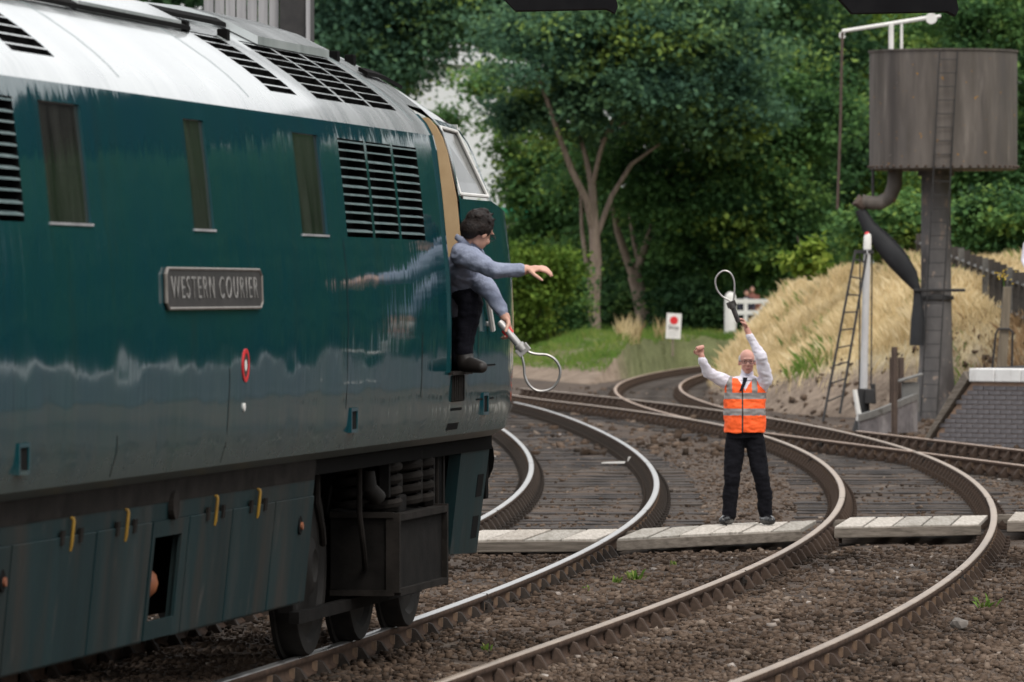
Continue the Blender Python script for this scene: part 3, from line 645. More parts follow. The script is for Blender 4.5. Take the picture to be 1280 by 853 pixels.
# open cab door folded inwards, its cream lining facing the doorway, with dark edge strip
dj = MB()
for k in range(5, 12):
    w0, za = pr(DOOR1, k); w1, zb_ = pr(DOOR1, min(k + 1, 12))
    if k == 11: continue
    dj.hexa([(DOOR1 - .02, -w0 + .015, za), (DOOR1 + .02, -w0 + .015, za), (DOOR1 + .02, -w0 + .2, za), (DOOR1 - .02, -w0 + .2, za), (DOOR1 - .02, -w1 + .015, zb_), (DOOR1 + .02, -w1 + .015, zb_), (DOOR1 + .02, -w1 + .2, zb_), (DOOR1 - .02, -w1 + .2, zb_)])
do = dj.obj('cab_door', m_cream, loco); tag(do, 'cream lining of the open cab door')
dh = MB(); dh.tube([(DOOR1 - .03, -1.18, 2.25), (DOOR1 - .06, -1.18, 2.25), (DOOR1 - .06, -1.18, 2.4), (DOOR1 - .03, -1.18, 2.4)], .012, 6); dh.obj('handle', m_galv, do)
# door edges
dg = MB()
for k in range(3, 11):
    w0, za = pr(DOOR0, k); w1, zb_ = pr(DOOR0, k + 1)
    dg.hexa([(DOOR0 - .03, -w0 - .012, za), (DOOR0 + .006, -w0 - .012, za), (DOOR0 + .006, -w0 + .1, za), (DOOR0 - .03, -w0 + .1, za), (DOOR0 - .03, -w1 - .012, zb_), (DOOR0 + .006, -w1 - .012, zb_), (DOOR0 + .006, -w1 + .1, zb_), (DOOR0 - .03, -w1 + .1, zb_)])
dg.obj('door_edge_strip', m_paint, loco)
# quarter light
rows = [7, 8, 9, 10]
ql = MB(); v = []
a0 = [(DOOR1 + .08, pr(DOOR1, 7)), (WS(2.8) - .1, pr(42.5, 7)), (WS(pr(42.4, 10)[1]) - .1, pr(42.5, 10)), (DOOR1 + .08, pr(DOOR1, 10))]
for s_, (w_, z_) in a0: v.append((s_, -w_ + .02, z_ + (.03 if z_ < 2.9 else 0)))
v2 = [(x, y + .008, z) for x, y, z in v]
ql.add(v + v2, [(0, 1, 2, 3), (7, 6, 5, 4)])
qo = ql.obj('quarter_light', m_cabglass, loco)
qf = MB()
for i in range(4):
    p0, p1 = Vector(v[i]), Vector(v[(i + 1) % 4]); qf.tube([p0 + Vector((0, -.012, 0)), p1 + Vector((0, -.012, 0))], .012, 6)
qf.obj('frame', m_white, qo)
# windows of the engine room
for (a, c) in WIN:
    fm = MB(); d = .014
    def q(s_, k, dd): w_, z_ = pr(s_, k); return (s_, -w_ + dd, z_)
    for k in range(KW0, KW1):
        fm.add([q(a, k, 0), q(a, k + 1, 0), q(a, k + 1, d), q(a, k, d)], [(0, 1, 2, 3)]); fm.add([q(c, k, 0), q(c, k + 1, 0), q(c, k + 1, d), q(c, k, d)], [(3, 2, 1, 0)])
    fm.add([q(a, KW0, 0), q(c, KW0, 0), q(c, KW0, d), q(a, KW0, d)], [(0, 1, 2, 3)]); fm.add([q(a, KW1, 0), q(c, KW1, 0), q(c, KW1, d), q(a, KW1, d)], [(3, 2, 1, 0)])
    wo = fm.obj('window', m_paint, loco)
    pn = MB()
    for k in range(KW0, KW1): pn.add([q(a, k, d), q(c, k, d), q(c, k + 1, d), q(a, k + 1, d)], [(0, 1, 2, 3)])
    pn.obj('pane', m_glass, wo, smooth=True)
    si = MB(); w_, z_ = pr(a, KW0); si.box(a - .01, c + .01, -w_ - .008, -w_ + .02, z_ - .007, z_ + .006); si.obj('sill', m_galv, wo)
def grille(a, c, k0, k1, n_sl, paint, depth):
    g_ = MB(); d = depth
    def q(s_, k, dd):
        w_, z_ = pr(s_, k); w2, z2 = pr(s_, min(k + 1, K - 1)); w3, z3 = pr(s_, k - 1)
        tn = Vector((0, -(w2 - w3), z2 - z3)).normalized(); nn = Vector((0, tn.z, -tn.y))   # inwards
        return (s_, -w_ + nn.y * dd, z_ + nn.z * dd)
    for k in range(k0, k1):
        g_.add([q(a, k, d), q(c, k, d), q(c, k + 1, d), q(a, k + 1, d)], [(0, 1, 2, 3)], 1)
        g_.add([q(a, k, 0), q(a, k + 1, 0), q(a, k + 1, d), q(a, k, d)], [(0, 1, 2, 3)], 1); g_.add([q(c, k, 0), q(c, k + 1, 0), q(c, k + 1, d), q(c, k, d)], [(3, 2, 1, 0)], 1)
    g_.add([q(a, k0, 0), q(c, k0, 0), q(c, k0, d), q(a, k0, d)], [(0, 1, 2, 3)], 1); g_.add([q(a, k1, 0), q(c, k1, 0), q(c, k1, d), q(a, k1, d)], [(3, 2, 1, 0)], 1)
    go = g_.obj('air_grille', [paint, m_black], loco)
    # arc length samples along the profile
    P = [Vector(q(a, k, 0)) for k in range(k0, k1 + 1)]; Q = [Vector(q(a, k, .06)) - Vector(q(a, k, 0)) for k in range(k0, k1 + 1)]
    Ls = np.cumsum([0] + [(P[i + 1] - P[i]).length for i in range(len(P) - 1)])
    for i in range(n_sl):
        t = Ls[-1] * (i + .75) / n_sl
        j = min(int(np.searchsorted(Ls, t)), len(P) - 1); j = max(j, 1); u = (t - Ls[j - 1]) / (Ls[j] - Ls[j - 1])
        p0 = P[j - 1].lerp(P[j], u); ni = Q[j - 1].lerp(Q[j], u).normalized(); tn = (P[j] - P[j - 1]).normalized()
        jit = random.uniform(-.003, .003); L = c - a; h_ = .0045 if k1 <= 8 else .0055
        sl_ = MB(); cor = []
        for xx in (a + .004, c - .004):
            o0 = p0 + ni * .0 - tn * (.004 + jit); o1 = p0 + ni * (.035 if k1 <= 8 else .007) + tn * (.009 if k1 <= 8 else .004)
            cor.append([(xx, *(o0 - tn * h_)[1:]), (xx, *(o1 - tn * h_)[1:]), (xx, *(o1 + tn * h_)[1:]), (xx, *(o0 + tn * h_)[1:])])
        sl_.hexa(cor[0] + cor[1]); sl_.obj('slat', m_slat if paint is m_paint else paint, go)
    return go
for a, c in GRL: grille(a, c, KW0, KW1, 11, m_paint, .11)
for a, c in RGR: grille(a, c, KG0, KG1, 7, m_roof_sheen, .09)
# roof furniture: long seam rails, hatches and lifting lugs
def roof_pt(s_, k, off=0):
    w_, z_ = pr(s_, k); w2, z2 = pr(s_, min(k + 1, K - 1)); w3, z3 = pr(s_, k - 1); tn = Vector((0, -(w2 - w3), z2 - z3)).normalized()
    return Vector((s_, -w_ - tn.z * off, z_ + tn.y * off * -1 if False else z_ - tn.y * -off))
for a, c, k in ((24, 36.0, 15), (36.1, 40.6, 16), (40.7, 42.2, 14)):
    r_ = MB(); P = [roof_pt(s_, k, .01) for s_ in np.linspace(a, c, 12)]
    for i in range(11):
        p0, p1 = P[i], P[i + 1]; r_.hexa([p0 + Vector((0, -.03, -.012)), p1 + Vector((0, -.03, -.012)), p1 + Vector((0, .03, .018)), p0 + Vector((0, .03, .018)), p0 + Vector((0, -.03, .012)), p1 + Vector((0, -.03, .012)), p1 + Vector((0, .03, .045)), p0 + Vector((0, .03, .045))])
    r_.obj('roof_seam', m_under, loco)
for a, c in ((33.2, 35.8), (38.0, 40.3)):
    r_ = MB(); v = []
    for s_ in (a, c):
        for k in (15, 16, 17, 18):
            p0 = roof_pt(s_, k, .05); v.append(tuple(p0))
        for k in (17, 16, 15): p0 = roof_pt(s_, k, .05); v.append((p0.x, -p0.y, p0.z))
    r_.add(v, [(i, i + 1, i + 8, i + 7) for i in range(6)])
    r_.add([(x, y, z - .05) for x, y, z in v], [(i, i + 1, i + 8, i + 7) for i in range(6)])
    n_ = len(v); r_.f += [(0, 7, n_ + 7, n_), tuple([0, 1, 2, 3, 4, 5, 6]) + tuple([n_ + i for i in (6, 5, 4, 3, 2, 1, 0)])]; r_.m += [0, 0]
    r_.obj('roof_hatch', m_roof_sheen, loco)
for s_ in (29.2, 31.4, 35.95, 37.1, 40.6, 41.2):
    p0 = roof_pt(s_, 15, 0); l_ = MB(); l_.box(p0.x - .05, p0.x + .05, p0.y - .03, p0.y + .03, p0.z - .02, p0.z + .05); l_.obj('lifting_lug', m_under, loco, bevel=.008)
# vertical roof joints
for s_ in (28.9, 31.9, 35.2, 40.45):
    j_ = MB(); P = [roof_pt(s_, k, .002) for k in range(10, K)]
    for i in range(len(P) - 1):
        p0, p1 = P[i], P[i + 1]; d = Vector((.003, 0, 0)); up = Vector((0, -.001, .0015))
        j_.hexa([p0 - d, p0 + d, p1 + d, p1 - d, p0 - d + up, p0 + d + up, p1 + d + up, p1 - d + up])
    j_.obj('panel_joint', m_slat, loco)
# nameplate with raised letters
NP0, NP1, NZ0, NZ1 = 32.24, 34.72, 2.115, 2.318
def side_w(z): return float(np.interp(z, [p_[1] for p_ in PROF[1:9]], [p_[0] for p_ in PROF[1:9]]))
npl = MB(); v = []
for off in (.0, .014):
    for s_, z_ in ((NP0, NZ0 + .03), (NP0 + .05, NZ0), (NP1 - .05, NZ0), (NP1, NZ0 + .03), (NP1, NZ1 - .03), (NP1 - .05, NZ1), (NP0 + .05, NZ1), (NP0, NZ1 - .03)):
        v.append((s_, -side_w(z_) - off, z_))
npl.add(v, [tuple(range(8)), tuple(range(15, 7, -1))] + [(i, (i + 1) % 8, (i + 1) % 8 + 8, i + 8) for i in range(8)])
npo = npl.obj('nameplate', m_plate, loco); tag(npo, 'cast nameplate reading WESTERN COURIER in raised letters')
ed = MB(); ed.tube([v[8 + i] for i in range(8)], .009, 6, closed=True); ed.obj('rim', m_bronze, npo)
fc = bpy.data.curves.new('letters', 'FONT'); fc.body = 'WESTERN COURIER'; fc.size = .165; fc.extrude = .0015; fc.align_x = 'CENTER'; fc.align_y = 'CENTER'; fc.space_character = 1.35; fc.space_word = .8; fc.offset = -.001
fo = bpy.data.objects.new('letters', fc); lm = evaluated_mesh(fo); bpy.data.objects.remove(fo)
xs_ = [v_.co.x for v_ in lm.vertices]; kx = (NP1 - NP0 - .24) / (max(xs_) - min(xs_))
mid = (NP0 + NP1) / 2; zc = (NZ0 + NZ1) / 2
for v_ in lm.vertices:
    x, y, z = v_.co; zz = zc + y * 1.0; v_.co = (mid + x * kx, -side_w(zz) - .0165 - z, zz)
lm.materials.append(m_alu); lo2 = link(bpy.data.objects.new('lettering', lm), npo); lo2['kind'] = 'stuff'
# red ring plug, white dot, pipe, lamp irons
def side_pt(s_, z_, off): return Vector((s_, -side_w(z_) - off, z_))
def ring(name, s_, z_, r0, r1, m, n=24, off=.012):
    r_ = MB(); v = []
    for k in range(n):
        t = 2 * math.pi * k / n
        for rr, o_ in ((r0, off), (r1, off), (r1, 0), (r0, 0)): v.append(tuple(side_pt(s_ + rr * math.cos(t), z_ + rr * math.sin(t), o_)))
    for k in range(n):
        j = (k + 1) % n
        for i in range(4): r_.f.append((k * 4 + i, j * 4 + i, j * 4 + (i + 1) % 4, k * 4 + (i + 1) % 4)); r_.m.append(0)
    r_.v = v; return r_.obj(name, m, loco)
ring('filler_ring', 34.32, 1.808, .066, .09, m_red, off=.006); ring('filler_cap', 34.32, 1.808, .001, .066, m_plate, off=.003); ring('filler_label', 34.32, 1.808, .001, .03, m_white, off=.004)
ring('marker_disc', 34.31, 1.585, .001, .022, m_white, off=.008)
for s_, z_ in ((29.2, 1.44), (37.6, 1.455), (42.4, 1.47)):
    l_ = MB()
    for dz, hh, dep in ((-.065, .02, .012), (.06, .02, .012)): l_.box(s_ - .11, s_ + .11, -side_w(z_) - dep, -side_w(z_) + .02, z_ + dz - hh / 2, z_ + dz + hh / 2)
    l_.box(s_ - .11, s_ - .085, -side_w(z_) - .012, -side_w(z_) + .02, z_ - .055, z_ + .05); l_.box(s_ + .085, s_ + .11, -side_w(z_) - .012, -side_w(z_) + .02, z_ - .055, z_ + .05)
    l_.box(s_ - .085, s_ + .085, -side_w(z_) - .004, -side_w(z_) + .02, z_ - .055, z_ + .05, 1)
    l_.obj('lifting_pocket', [m_paint, m_black], loco)
# body side seams and small hatch outlines
for s_, z0, z1 in ((33.9, 1.3, 1.8), (37.35, 1.3, 2.5), (39.9, 1.55, 1.95), (42.05, 1.72, 2.3), (31.2, 1.3, 1.5)):
    l_ = MB(); P = [side_pt(s_, z_, .0015) for z_ in np.linspace(z0, z1, 6)]
    for i in range(5):
        d = Vector((.004, 0, 0)); u_ = Vector((0, -.0012, 0)); l_.hexa([P[i] - d, P[i] + d, P[i + 1] + d, P[i + 1] - d, P[i] - d + u_, P[i] + d + u_, P[i + 1] + d + u_, P[i + 1] - d + u_])
    l_.obj('panel_joint', m_grime, loco)
for z_ in (1.72, 1.5):
    l_ = MB(); p0 = side_pt(42.05, z_, .001); l_.box(42.05, 42.75, p0.y - .003, p0.y + .02, z_ - .005, z_ + .005); l_.obj('panel_joint', m_under, loco)
# step recess below the doorway
l_ = MB(); l_.box(41.05, 41.5, -side_w(1.6) - .008, -side_w(1.6) + .02, 1.5, 1.675)
l_.obj('kick_plate', m_grime, loco, bevel=.006)
for i in range(6):
    l_ = MB(); l_.box(41.08 + i * .07, 41.105 + i * .07, -side_w(1.6) - .018, -side_w(1.6) - .006, 1.51, 1.665); l_.obj('tread_rib', m_grime, loco)
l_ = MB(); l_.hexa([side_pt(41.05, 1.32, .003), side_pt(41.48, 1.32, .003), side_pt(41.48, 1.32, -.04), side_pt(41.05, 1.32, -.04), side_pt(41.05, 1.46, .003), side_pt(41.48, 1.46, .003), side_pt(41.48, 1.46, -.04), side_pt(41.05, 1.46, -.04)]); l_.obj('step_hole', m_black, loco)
l_ = MB(); l_.box(DOOR0 - .02, DOOR1 + .02, -1.37, -1.2, 1.672, 1.692); l_.obj('door_sill', m_grime, loco)
# white nose handrail with brackets
l_ = MB(); hp = [(41.95, 2.47), (42.15, 2.27), (42.3, 2.12), (42.45, 1.95)]
l_.tube([side_pt(s_, z_, .03) for s_, z_ in hp], .02, 8)
for s_, z_ in ((42.05, 2.37), (42.2, 2.22), (42.42, 1.99)): l_.tube([side_pt(s_, z_, .0), side_pt(s_, z_, .03)], .016, 8)
l_.obj('nose_handrail', m_white, loco, smooth=True)
# underside, solebar and skirt
sb = MB(); sb.box(S0 + .05, S1 - .05, -1.16, 1.16, 1.14, 1.27); sb.box(S0 + .1, 36.4, -.95, .95, .5, 1.14); sb.box(36.4, 43.2, -.45, .45, .62, 1.14)
sb.obj('underframe', m_under, loco)
def skw(z): return 1.205 - (1.27 - z) * .1
def skirt_box(mb, s0, s1, z0, z1, o0, o1, mi=0):
    mb.hexa([(s0, -skw(z0) - o1, z0), (s1, -skw(z0) - o1, z0), (s1, -skw(z0) - o0, z0), (s0, -skw(z0) - o0, z0), (s0, -skw(z1) - o1, z1), (s1, -skw(z1) - o1, z1), (s1, -skw(z1) - o0, z1), (s0, -skw(z1) - o0, z1)], mi)
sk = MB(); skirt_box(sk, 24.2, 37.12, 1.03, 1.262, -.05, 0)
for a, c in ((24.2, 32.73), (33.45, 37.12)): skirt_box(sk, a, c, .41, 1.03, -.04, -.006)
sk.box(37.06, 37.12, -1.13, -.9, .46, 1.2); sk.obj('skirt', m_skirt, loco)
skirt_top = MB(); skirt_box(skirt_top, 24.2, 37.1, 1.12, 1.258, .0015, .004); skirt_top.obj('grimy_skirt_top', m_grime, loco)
pan = [(26.2, 27.9), (27.95, 29.55), (29.59, 31.35), (31.39, 32.66), (33.62, 34.72), (34.76, 35.93), (35.97, 37.1)]
for a, c in pan:
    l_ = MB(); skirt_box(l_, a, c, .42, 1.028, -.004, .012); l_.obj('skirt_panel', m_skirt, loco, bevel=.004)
l_ = MB()
for a, c, z0, z1 in ((32.7, 33.58, .945, 1.028), (32.7, 33.58, .42, .515), (32.7, 32.76, .515, .945), (33.42, 33.58, .515, .945)): skirt_box(l_, a, c, z0, z1, -.006, .012)
l_.obj('access_panel', m_skirt, loco)
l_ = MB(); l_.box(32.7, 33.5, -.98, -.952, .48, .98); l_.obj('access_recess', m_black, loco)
l_ = MB(); l_.tube([(32.86, -1.0, .72), (33.3, -1.0, .69)], [.07, .085], 12); l_.tube([(33.3, -1.0, .69), (33.34, -1.0, .69)], .05, 12); l_.obj('pipe_fitting', m_orange_rust, loco, smooth=True)
l_ = MB(); l_.tube([(32.75, -1.03, .83), (33.2, -1.03, .8)], .018, 8); l_.obj('green_pipe', mat('green_pipe_paint', (.12, .25, .1), rough=.5), loco)
l_ = MB(); l_.tube([(33.08 + .13 * math.cos(t), -1.02, .6 + .07 * math.sin(t)) for t in np.linspace(0, 6.0, 16)], .008, 6); l_.obj('hose_loop', m_grime, loco)
for s_ in (30.79, 32.02, 34.25, 35.42):
    l_ = MB(); p_ = lambda z_, o_: (s_, -skw(z_) - o_, z_)
    l_.tube([p_(1.115, .0), p_(1.11, .014), p_(1.1, .018), p_(.98, .018), p_(.955, .014)], [.008, .01, .009, .009, .007], 8); l_.obj('door_handle', m_yellow, loco, smooth=True)
    for ds in (-.2, .2):
        l_ = MB(); skirt_box(l_, s_ + ds - .03, s_ + ds + .03, .99, 1.06, .008, .022); l_.obj('hinge', m_grime, loco)
l_ = MB(); l_.tube([(33.13, -skw(1.1) - .0, 1.1), (33.13, -skw(1.1) - .03, 1.1)], .075, 20); l_.obj('round_plate', m_grime, loco)
for s_ in (29.42, 36.73):
    l_ = MB(); l_.tube([(s_, -skw(.87) - .008, .87), (s_, -skw(.87) - .018, .87)], .055, 14); l_.obj('filler_socket', m_black, loco)
    l_ = MB(); l_.tube([(s_ + .015, -skw(.87) - .012, .865), (s_ + .015, -skw(.87) - .03, .865)], .022, 10); l_.obj('filler_plug', m_orange_rust, loco)
# bogie: wheels, outrigger, springs, steps
for s_ in (38.97, 40.72, 42.48):
    for sgn in (-1, 1):
        wh = MB(); prof = [(.08, .83), (.1, .845), (.16, .83), (.19, .80), (.43, .785), (.46, .815), (.535, .815), (.545, .80), (.55, .69), (.58, .685), (.58, .66), (.08, .66)]
        n_ = 40; b0 = len(wh.v)
        for r_, y_ in prof:
            for k in range(n_):
                t = 2 * math.pi * k / n_; wh.v.append((s_ + r_ * math.cos(t), sgn * y_, .545 + r_ * math.sin(t)))
        for i in range(len(prof) - 1):
            for k in range(n_): wh.f.append((i * n_ + k, i * n_ + (k + 1) % n_, (i + 1) * n_ + (k + 1) % n_, (i + 1) * n_ + k)); wh.m.append(0)
        wh.f.append(tuple(range(n_))); wh.m.append(0)
        wh.obj('wheel', m_wheel, loco, smooth=True)
    ax = MB(); ax.tube([(s_, -.68, .545), (s_, .68, .545)], .09, 14); ax.obj('axle', m_under, loco)
fm = MB()
for sgn in (-1, 1): fm.box(37.9, 43.1, sgn * .5 - .05, sgn * .5 + .05, .45, .8)
fm.box(39.6, 41.5, -.75, .75, .5, .78); fm.obj('bogie_frame', m_bogie, loco)
orr = MB(); b0, b1, zb, zt = 39.72, 41.5, .35, .8
orr.hexa([(b0, -1.2, zb), (b1, -1.2, zb), (b1, -.8, zb + .02), (b0, -.8, zb + .02), (b0, -1.2, zt), (b1, -1.2, zt), (b1, -.8, zt + .06), (b0, -.8, zt + .06)])
og = orr.obj('spring_outrigger', m_bogie, loco)
fl = MB()
for a, c, z0, z1 in ((b0 - .02, b0 + .03, zb, zt + .04), (b1 - .03, b1 + .02, zb - .03, zt + .04), (b0 + .03, b1 - .03, zt - .01, zt + .03), (b0 + .03, b1 - .03, zb - .02, zb + .02)): fl.box(a, c, -1.235, -1.15, z0, z1)
fl.obj('flange', m_grime, og)
for z0, z1 in ((zt + .01, zt + .045), (zb - .02, zb + .015)): fl = MB(); fl.box(b0 - .03, b0 - .001, -1.2, -.8, z0, z1); fl.obj('rear_flange', m_grime, og)
for sgn_s in (40.1, 40.85, 41.3):
    for yy in (-1.06, -.86):
        cs = MB(); tt = np.linspace(0, 2 * math.pi * 4.5, 90)
        cs.tube([(sgn_s + .095 * math.cos(t), yy + .095 * math.sin(t), .84 + .33 * t / tt[-1]) for t in tt], .03, 7); cs.obj('coil_spring', m_grime, loco, smooth=True)
l_ = MB(); l_.box(40.35, 40.62, -1.12, -.8, .82, .93); l_.box(40.37, 40.6, -1.1, -.8, .96, 1.06); l_.obj('spring_plate', m_bogie, loco, bevel=.012)
for s_, y_, z0 in ((39.95, -1.1, .93), (40.95, -1.13, .9), (41.6, -1.1, .82), (42.1, -1.08, .75)):
    l_ = MB(); l_.box(s_ - .03, s_ + .03, y_ - .03, y_ + .03, z0, 1.2); l_.obj('hanger', m_bogie, loco)
l_ = MB(); l_.box(41.62, 42.15, -1.1, -.6, .78, 1.2); l_.obj('sand_box', m_under, loco, bevel=.02)
l_ = MB(); l_.tube([(39.62, -1.06, 1.1), (39.62, -1.06, 1.0), (39.7, -1.1, .93)], [.035, .05, .055], 10); l_.obj('brake_cylinder', m_wheel, loco, smooth=True)
for s_ in (38.3, 39.85, 41.6):
    l_ = MB(); l_.hexa([(s_, -.84, .28), (s_ + .09, -.84, .28), (s_ + .09, -.74, .28), (s_, -.74, .28), (s_ - .06, -.84, .75), (s_ + .02, -.84, .75), (s_ + .02, -.74, .75), (s_ - .06, -.74, .75)]); l_.obj('brake_block', m_bogie, loco, bevel=.01)
for s_, y_, z0, z1, r_ in ((39.5, -1.02, .5, 1.2, .018), (41.75, -1.12, .42, 1.2, .014), (41.95, -1.05, .4, .8, .02), (38.2, -1.0, .7, 1.2, .022)):
    l_ = MB(); l_.tube([(s_, y_, z1), (s_, y_, (z0 + z1) / 2), (s_ + .06, y_ - .02, z0 + .1), (s_ + .2, y_, z0)], r_, 8); l_.obj('brake_pipe', m_grime, loco, smooth=True)
l_ = MB(); l_.box(38.0, 42.3, -.93, -.87, .24, .31); l_.obj('brake_rod', m_bogie, loco)
for sgn in (-1, 1):
    vl = MB(); vl.hexa([(42.62, sgn * 1.06, .47), (43.72, sgn * 1.06, .44), (43.72, sgn * .98, .44), (42.62, sgn * .98, .47), (42.56, sgn * 1.16, 1.26), (43.74, sgn * 1.16, 1.26), (43.74, sgn * 1.08, 1.26), (42.56, sgn * 1.08, 1.26)])
    vl.box(42.58, 42.62, min(sgn * 1.0, sgn * .86), max(sgn * 1.0, sgn * .86), .5, 1.2)
    vl.obj('front_valance', m_skirt, loco)
for z_ in (.62, .9):
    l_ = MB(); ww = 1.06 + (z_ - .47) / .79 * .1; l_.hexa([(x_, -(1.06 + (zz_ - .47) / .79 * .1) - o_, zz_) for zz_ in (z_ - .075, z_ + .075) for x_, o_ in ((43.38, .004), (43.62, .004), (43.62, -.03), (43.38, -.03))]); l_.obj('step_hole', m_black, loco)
bb = MB(); bb.box(43.75, 43.86, -1.12, 1.12, .8, 1.27); bb.obj('buffer_beam', m_under, loco, bevel=.01)
for sgn in (-1, 1):
    l_ = MB(); l_.tube([(43.8, sgn * .88, 1.07), (43.85, sgn * .88, 1.07), (43.86, sgn * .88, 1.07), (43.98, sgn * .88, 1.07), (43.985, sgn * .88, 1.07), (44.03, sgn * .88, 1.07)], [.13, .12, .075, .075, .26, .25], 24); l_.obj('buffer', m_under, loco)
l_ = MB(); l_.tube([(43.52, 0, 1.03), (43.7, 0, 1.03), (43.76, 0, .96), (43.72, 0, .9)], .035, 8); l_.obj('coupling_hook', m_under, loco)
def train_w(s_, y_, z_):                        # locomotive coordinates -> world
    return LOCO_LOC + Vector((s_ * math.cos(LOCO_RZ) - y_ * math.sin(LOCO_RZ), s_ * math.sin(LOCO_RZ) + y_ * math.cos(LOCO_RZ), z_))

# ------------------------------------------------------------------ footbridge over the line: only its lower brackets dip into view
fb = empty('footbridge', (0, 52, 4.6)); tag(fb, 'black underside brackets of a footbridge hanging at the top of the picture', 'footbridge')
l_ = MB(); l_.box(-9, 10, -.0, 2.0, .03, .2); l_.obj('deck', m_bridge, fb)
for y_ in (0, 1.95):
    l_ = MB(); l_.box(-9, 10, y_, y_ + .05, .2, 1.4); l_.obj('parapet', m_bridge, fb)
for a, c, d0 in ((-.17, .8, .17), (2.5, 3.5, .19)):
    l_ = MB()
    v = [(a, 0, .03), (a + .2, 0, -d0), (c - .05, 0, -d0 + .015), (c + .02, 0, -d0 - .02), (c + .04, 0, -d0 + .03), (c, 0, .03)]
    l_.add(v + [(x, .3, z) for x, y, z in v], [tuple(range(6)), tuple(range(11, 5, -1))] + [(i, (i + 1) % 6, (i + 1) % 6 + 6, i + 6) for i in range(6)]); l_.obj('bracket', m_bridge, fb)
for x_ in (-8.5, 9.5):
    l_ = MB(); l_.box(x_ - .2, x_ + .2, .6, 1.4, -4.83, .03); l_.obj('pier', m_bridge, fb)

# ------------------------------------------------------------------ parachute water tower
WY = 123.0; pm = F / WY
def wt(x, y): return at(x, y, WY)
base = wt(1170, 512); wtw = empty('water_tower', (base.x, WY, .0)); tag(wtw, 'cylindrical iron water tower on a single column beside the line', 'water tower')
tcx, rad = wt(1179, 0).x - base.x, 1.385; zb, ztop = wt(0, 213).z, wt(0, 64).z
t = MB(); t.lathe([(rad - .03, zb), (rad, zb + .02), (rad, ztop - .03), (rad + .025, ztop - .03), (rad + .025, ztop), (rad - .03, ztop), (rad - .03, ztop - .12), (.05, ztop - .13)], 72, 0, (tcx, 0, 0)); t.obj('tank', m_tank, wtw, smooth=True)
for k in range(26):
    a = math.pi + math.pi * (k + .5) / 26; r_ = MB(); r_.lathe([(.025, 0), (.025, .03), (.012, .045)], 8, 0, (0, 0, 0)); o = r_.obj('rivet', m_ironr, wtw); o.location = (tcx + rad * math.cos(a), rad * math.sin(a), zb + .06); o.rotation_euler = (R(90), 0, a + R(90))
c = MB(); cz0 = -.35; c.lathe([(.36, cz0), (.35, .5), (.315, .9), (.30, 1.6), (.285, 2.4), (.275, zb - .12), (.34, zb - .11), (.34, zb - .02), (.5, zb - .015), (.5, zb + .01)], 40, 0, (0, 0, 0)); c.obj('column', m_column, wtw, smooth=True)
c = MB(); c.lathe([(.33, 2.05), (.335, 2.06), (.335, 2.12), (.33, 2.13)], 40); c.obj('column_band', m_iron, wtw)
p = lambda x, y, dy=0: Vector((wt(x, y).x - base.x, dy, wt(x, y).z))
pip = MB(); pip.tube([p(1118, 212, -.3), p(1117, 232, -.3), p(1111, 247, -.3), p(1099, 254, -.3), p(1086, 254, -.3), p(1076, 252, -.3)], [.14, .14, .14, .135, .13, .13], 18); pip.obj('spout_pipe', m_tank, wtw, smooth=True)
pip = MB(); pip.tube([p(1078, 249, -.3), p(1073, 254, -.3), p(1080, 259, -.3)], [.12, .14, .1], 14); pip.obj('spout_collar', m_ironr, wtw, smooth=True)
pip = MB(); pip.tube([p(1090, 213, -.3), p(1090, 248, -.3)], .028, 8); pip.obj('spout_stay', m_iron, wtw)
bag = MB(); bp_ = [(1074, 262), (1085, 284), (1103, 304), (1120, 324), (1136, 345), (1145, 362), (1146, 378), (1146, 400), (1145, 432)]; br = [.1, .14, .19, .21, .16, .07, .09, .13, .14]
bag.tube([p(x, y, -.3) for x, y in bp_], br, 16, sq=.5); bag.obj('leather_bag', m_leather, wtw, smooth=True)
lev = MB(); lev.tube([p(1052, 40, -.2), p(1160, 23, -.2), p(1175, 21, -.2)], [.035, .04, .03], 8); lo_ = lev.obj('lever_arm', m_white, wtw)
d_ = MB(); q = p(1163, 24, 0); d_.tube([(q.x, -.27, q.z), (q.x, -.13, q.z)], .105, 20); d_.obj('counterweight', m_white, lo_)
for x0, y0, r_ in ((1113, 30, .05), (1126, 28, .028)):
    l_ = MB(); l_.tube([p(x0, 66, -.2), p(x0, y0, -.2)], r_, 10); l_.obj('lever_post', m_white, wtw)
l_ = MB(); l_.tube([p(1052, 41, -.2), p(1050, 150, -.2), p(1046, 262, -.2)], .03, 6); l_.obj('pull_chain', m_ironr, wtw)
l_ = MB(); l_.tube([p(1052 + 3 * math.cos(a), 45 + 4 * math.sin(a), -.2) for a in np.linspace(0, 5.8, 10)], .02, 6); l_.obj('shackle', m_white, wtw)
lad = [((1168, 68), (1146, 520)), ((1190, 68), (1166, 520))]; ldy0, ldy1 = -1.5, -1.2
rails_ = []
for (a, c) in lad:
    l_ = MB(); l_.tube([p(*a, ldy0), p(*c, ldy1)], .014, 6); l_.obj('ladder_stile', m_iron, wtw)
for k in range(27):
    u = (k + .6) / 27; l_ = MB(); A_0 = p(*lad[0][0], ldy0).lerp(p(*lad[0][1], ldy1), u); A_1 = p(*lad[1][0], ldy0).lerp(p(*lad[1][1], ldy1), u); l_.tube([A_0, A_1], .009, 5); l_.obj('ladder_rung', m_iron, wtw)
l_ = MB(); l_.tube([p(1140, 363, -.35), p(1205, 363, -.35)], .03, 6); l_.obj('bag_stay', m_iron, wtw)

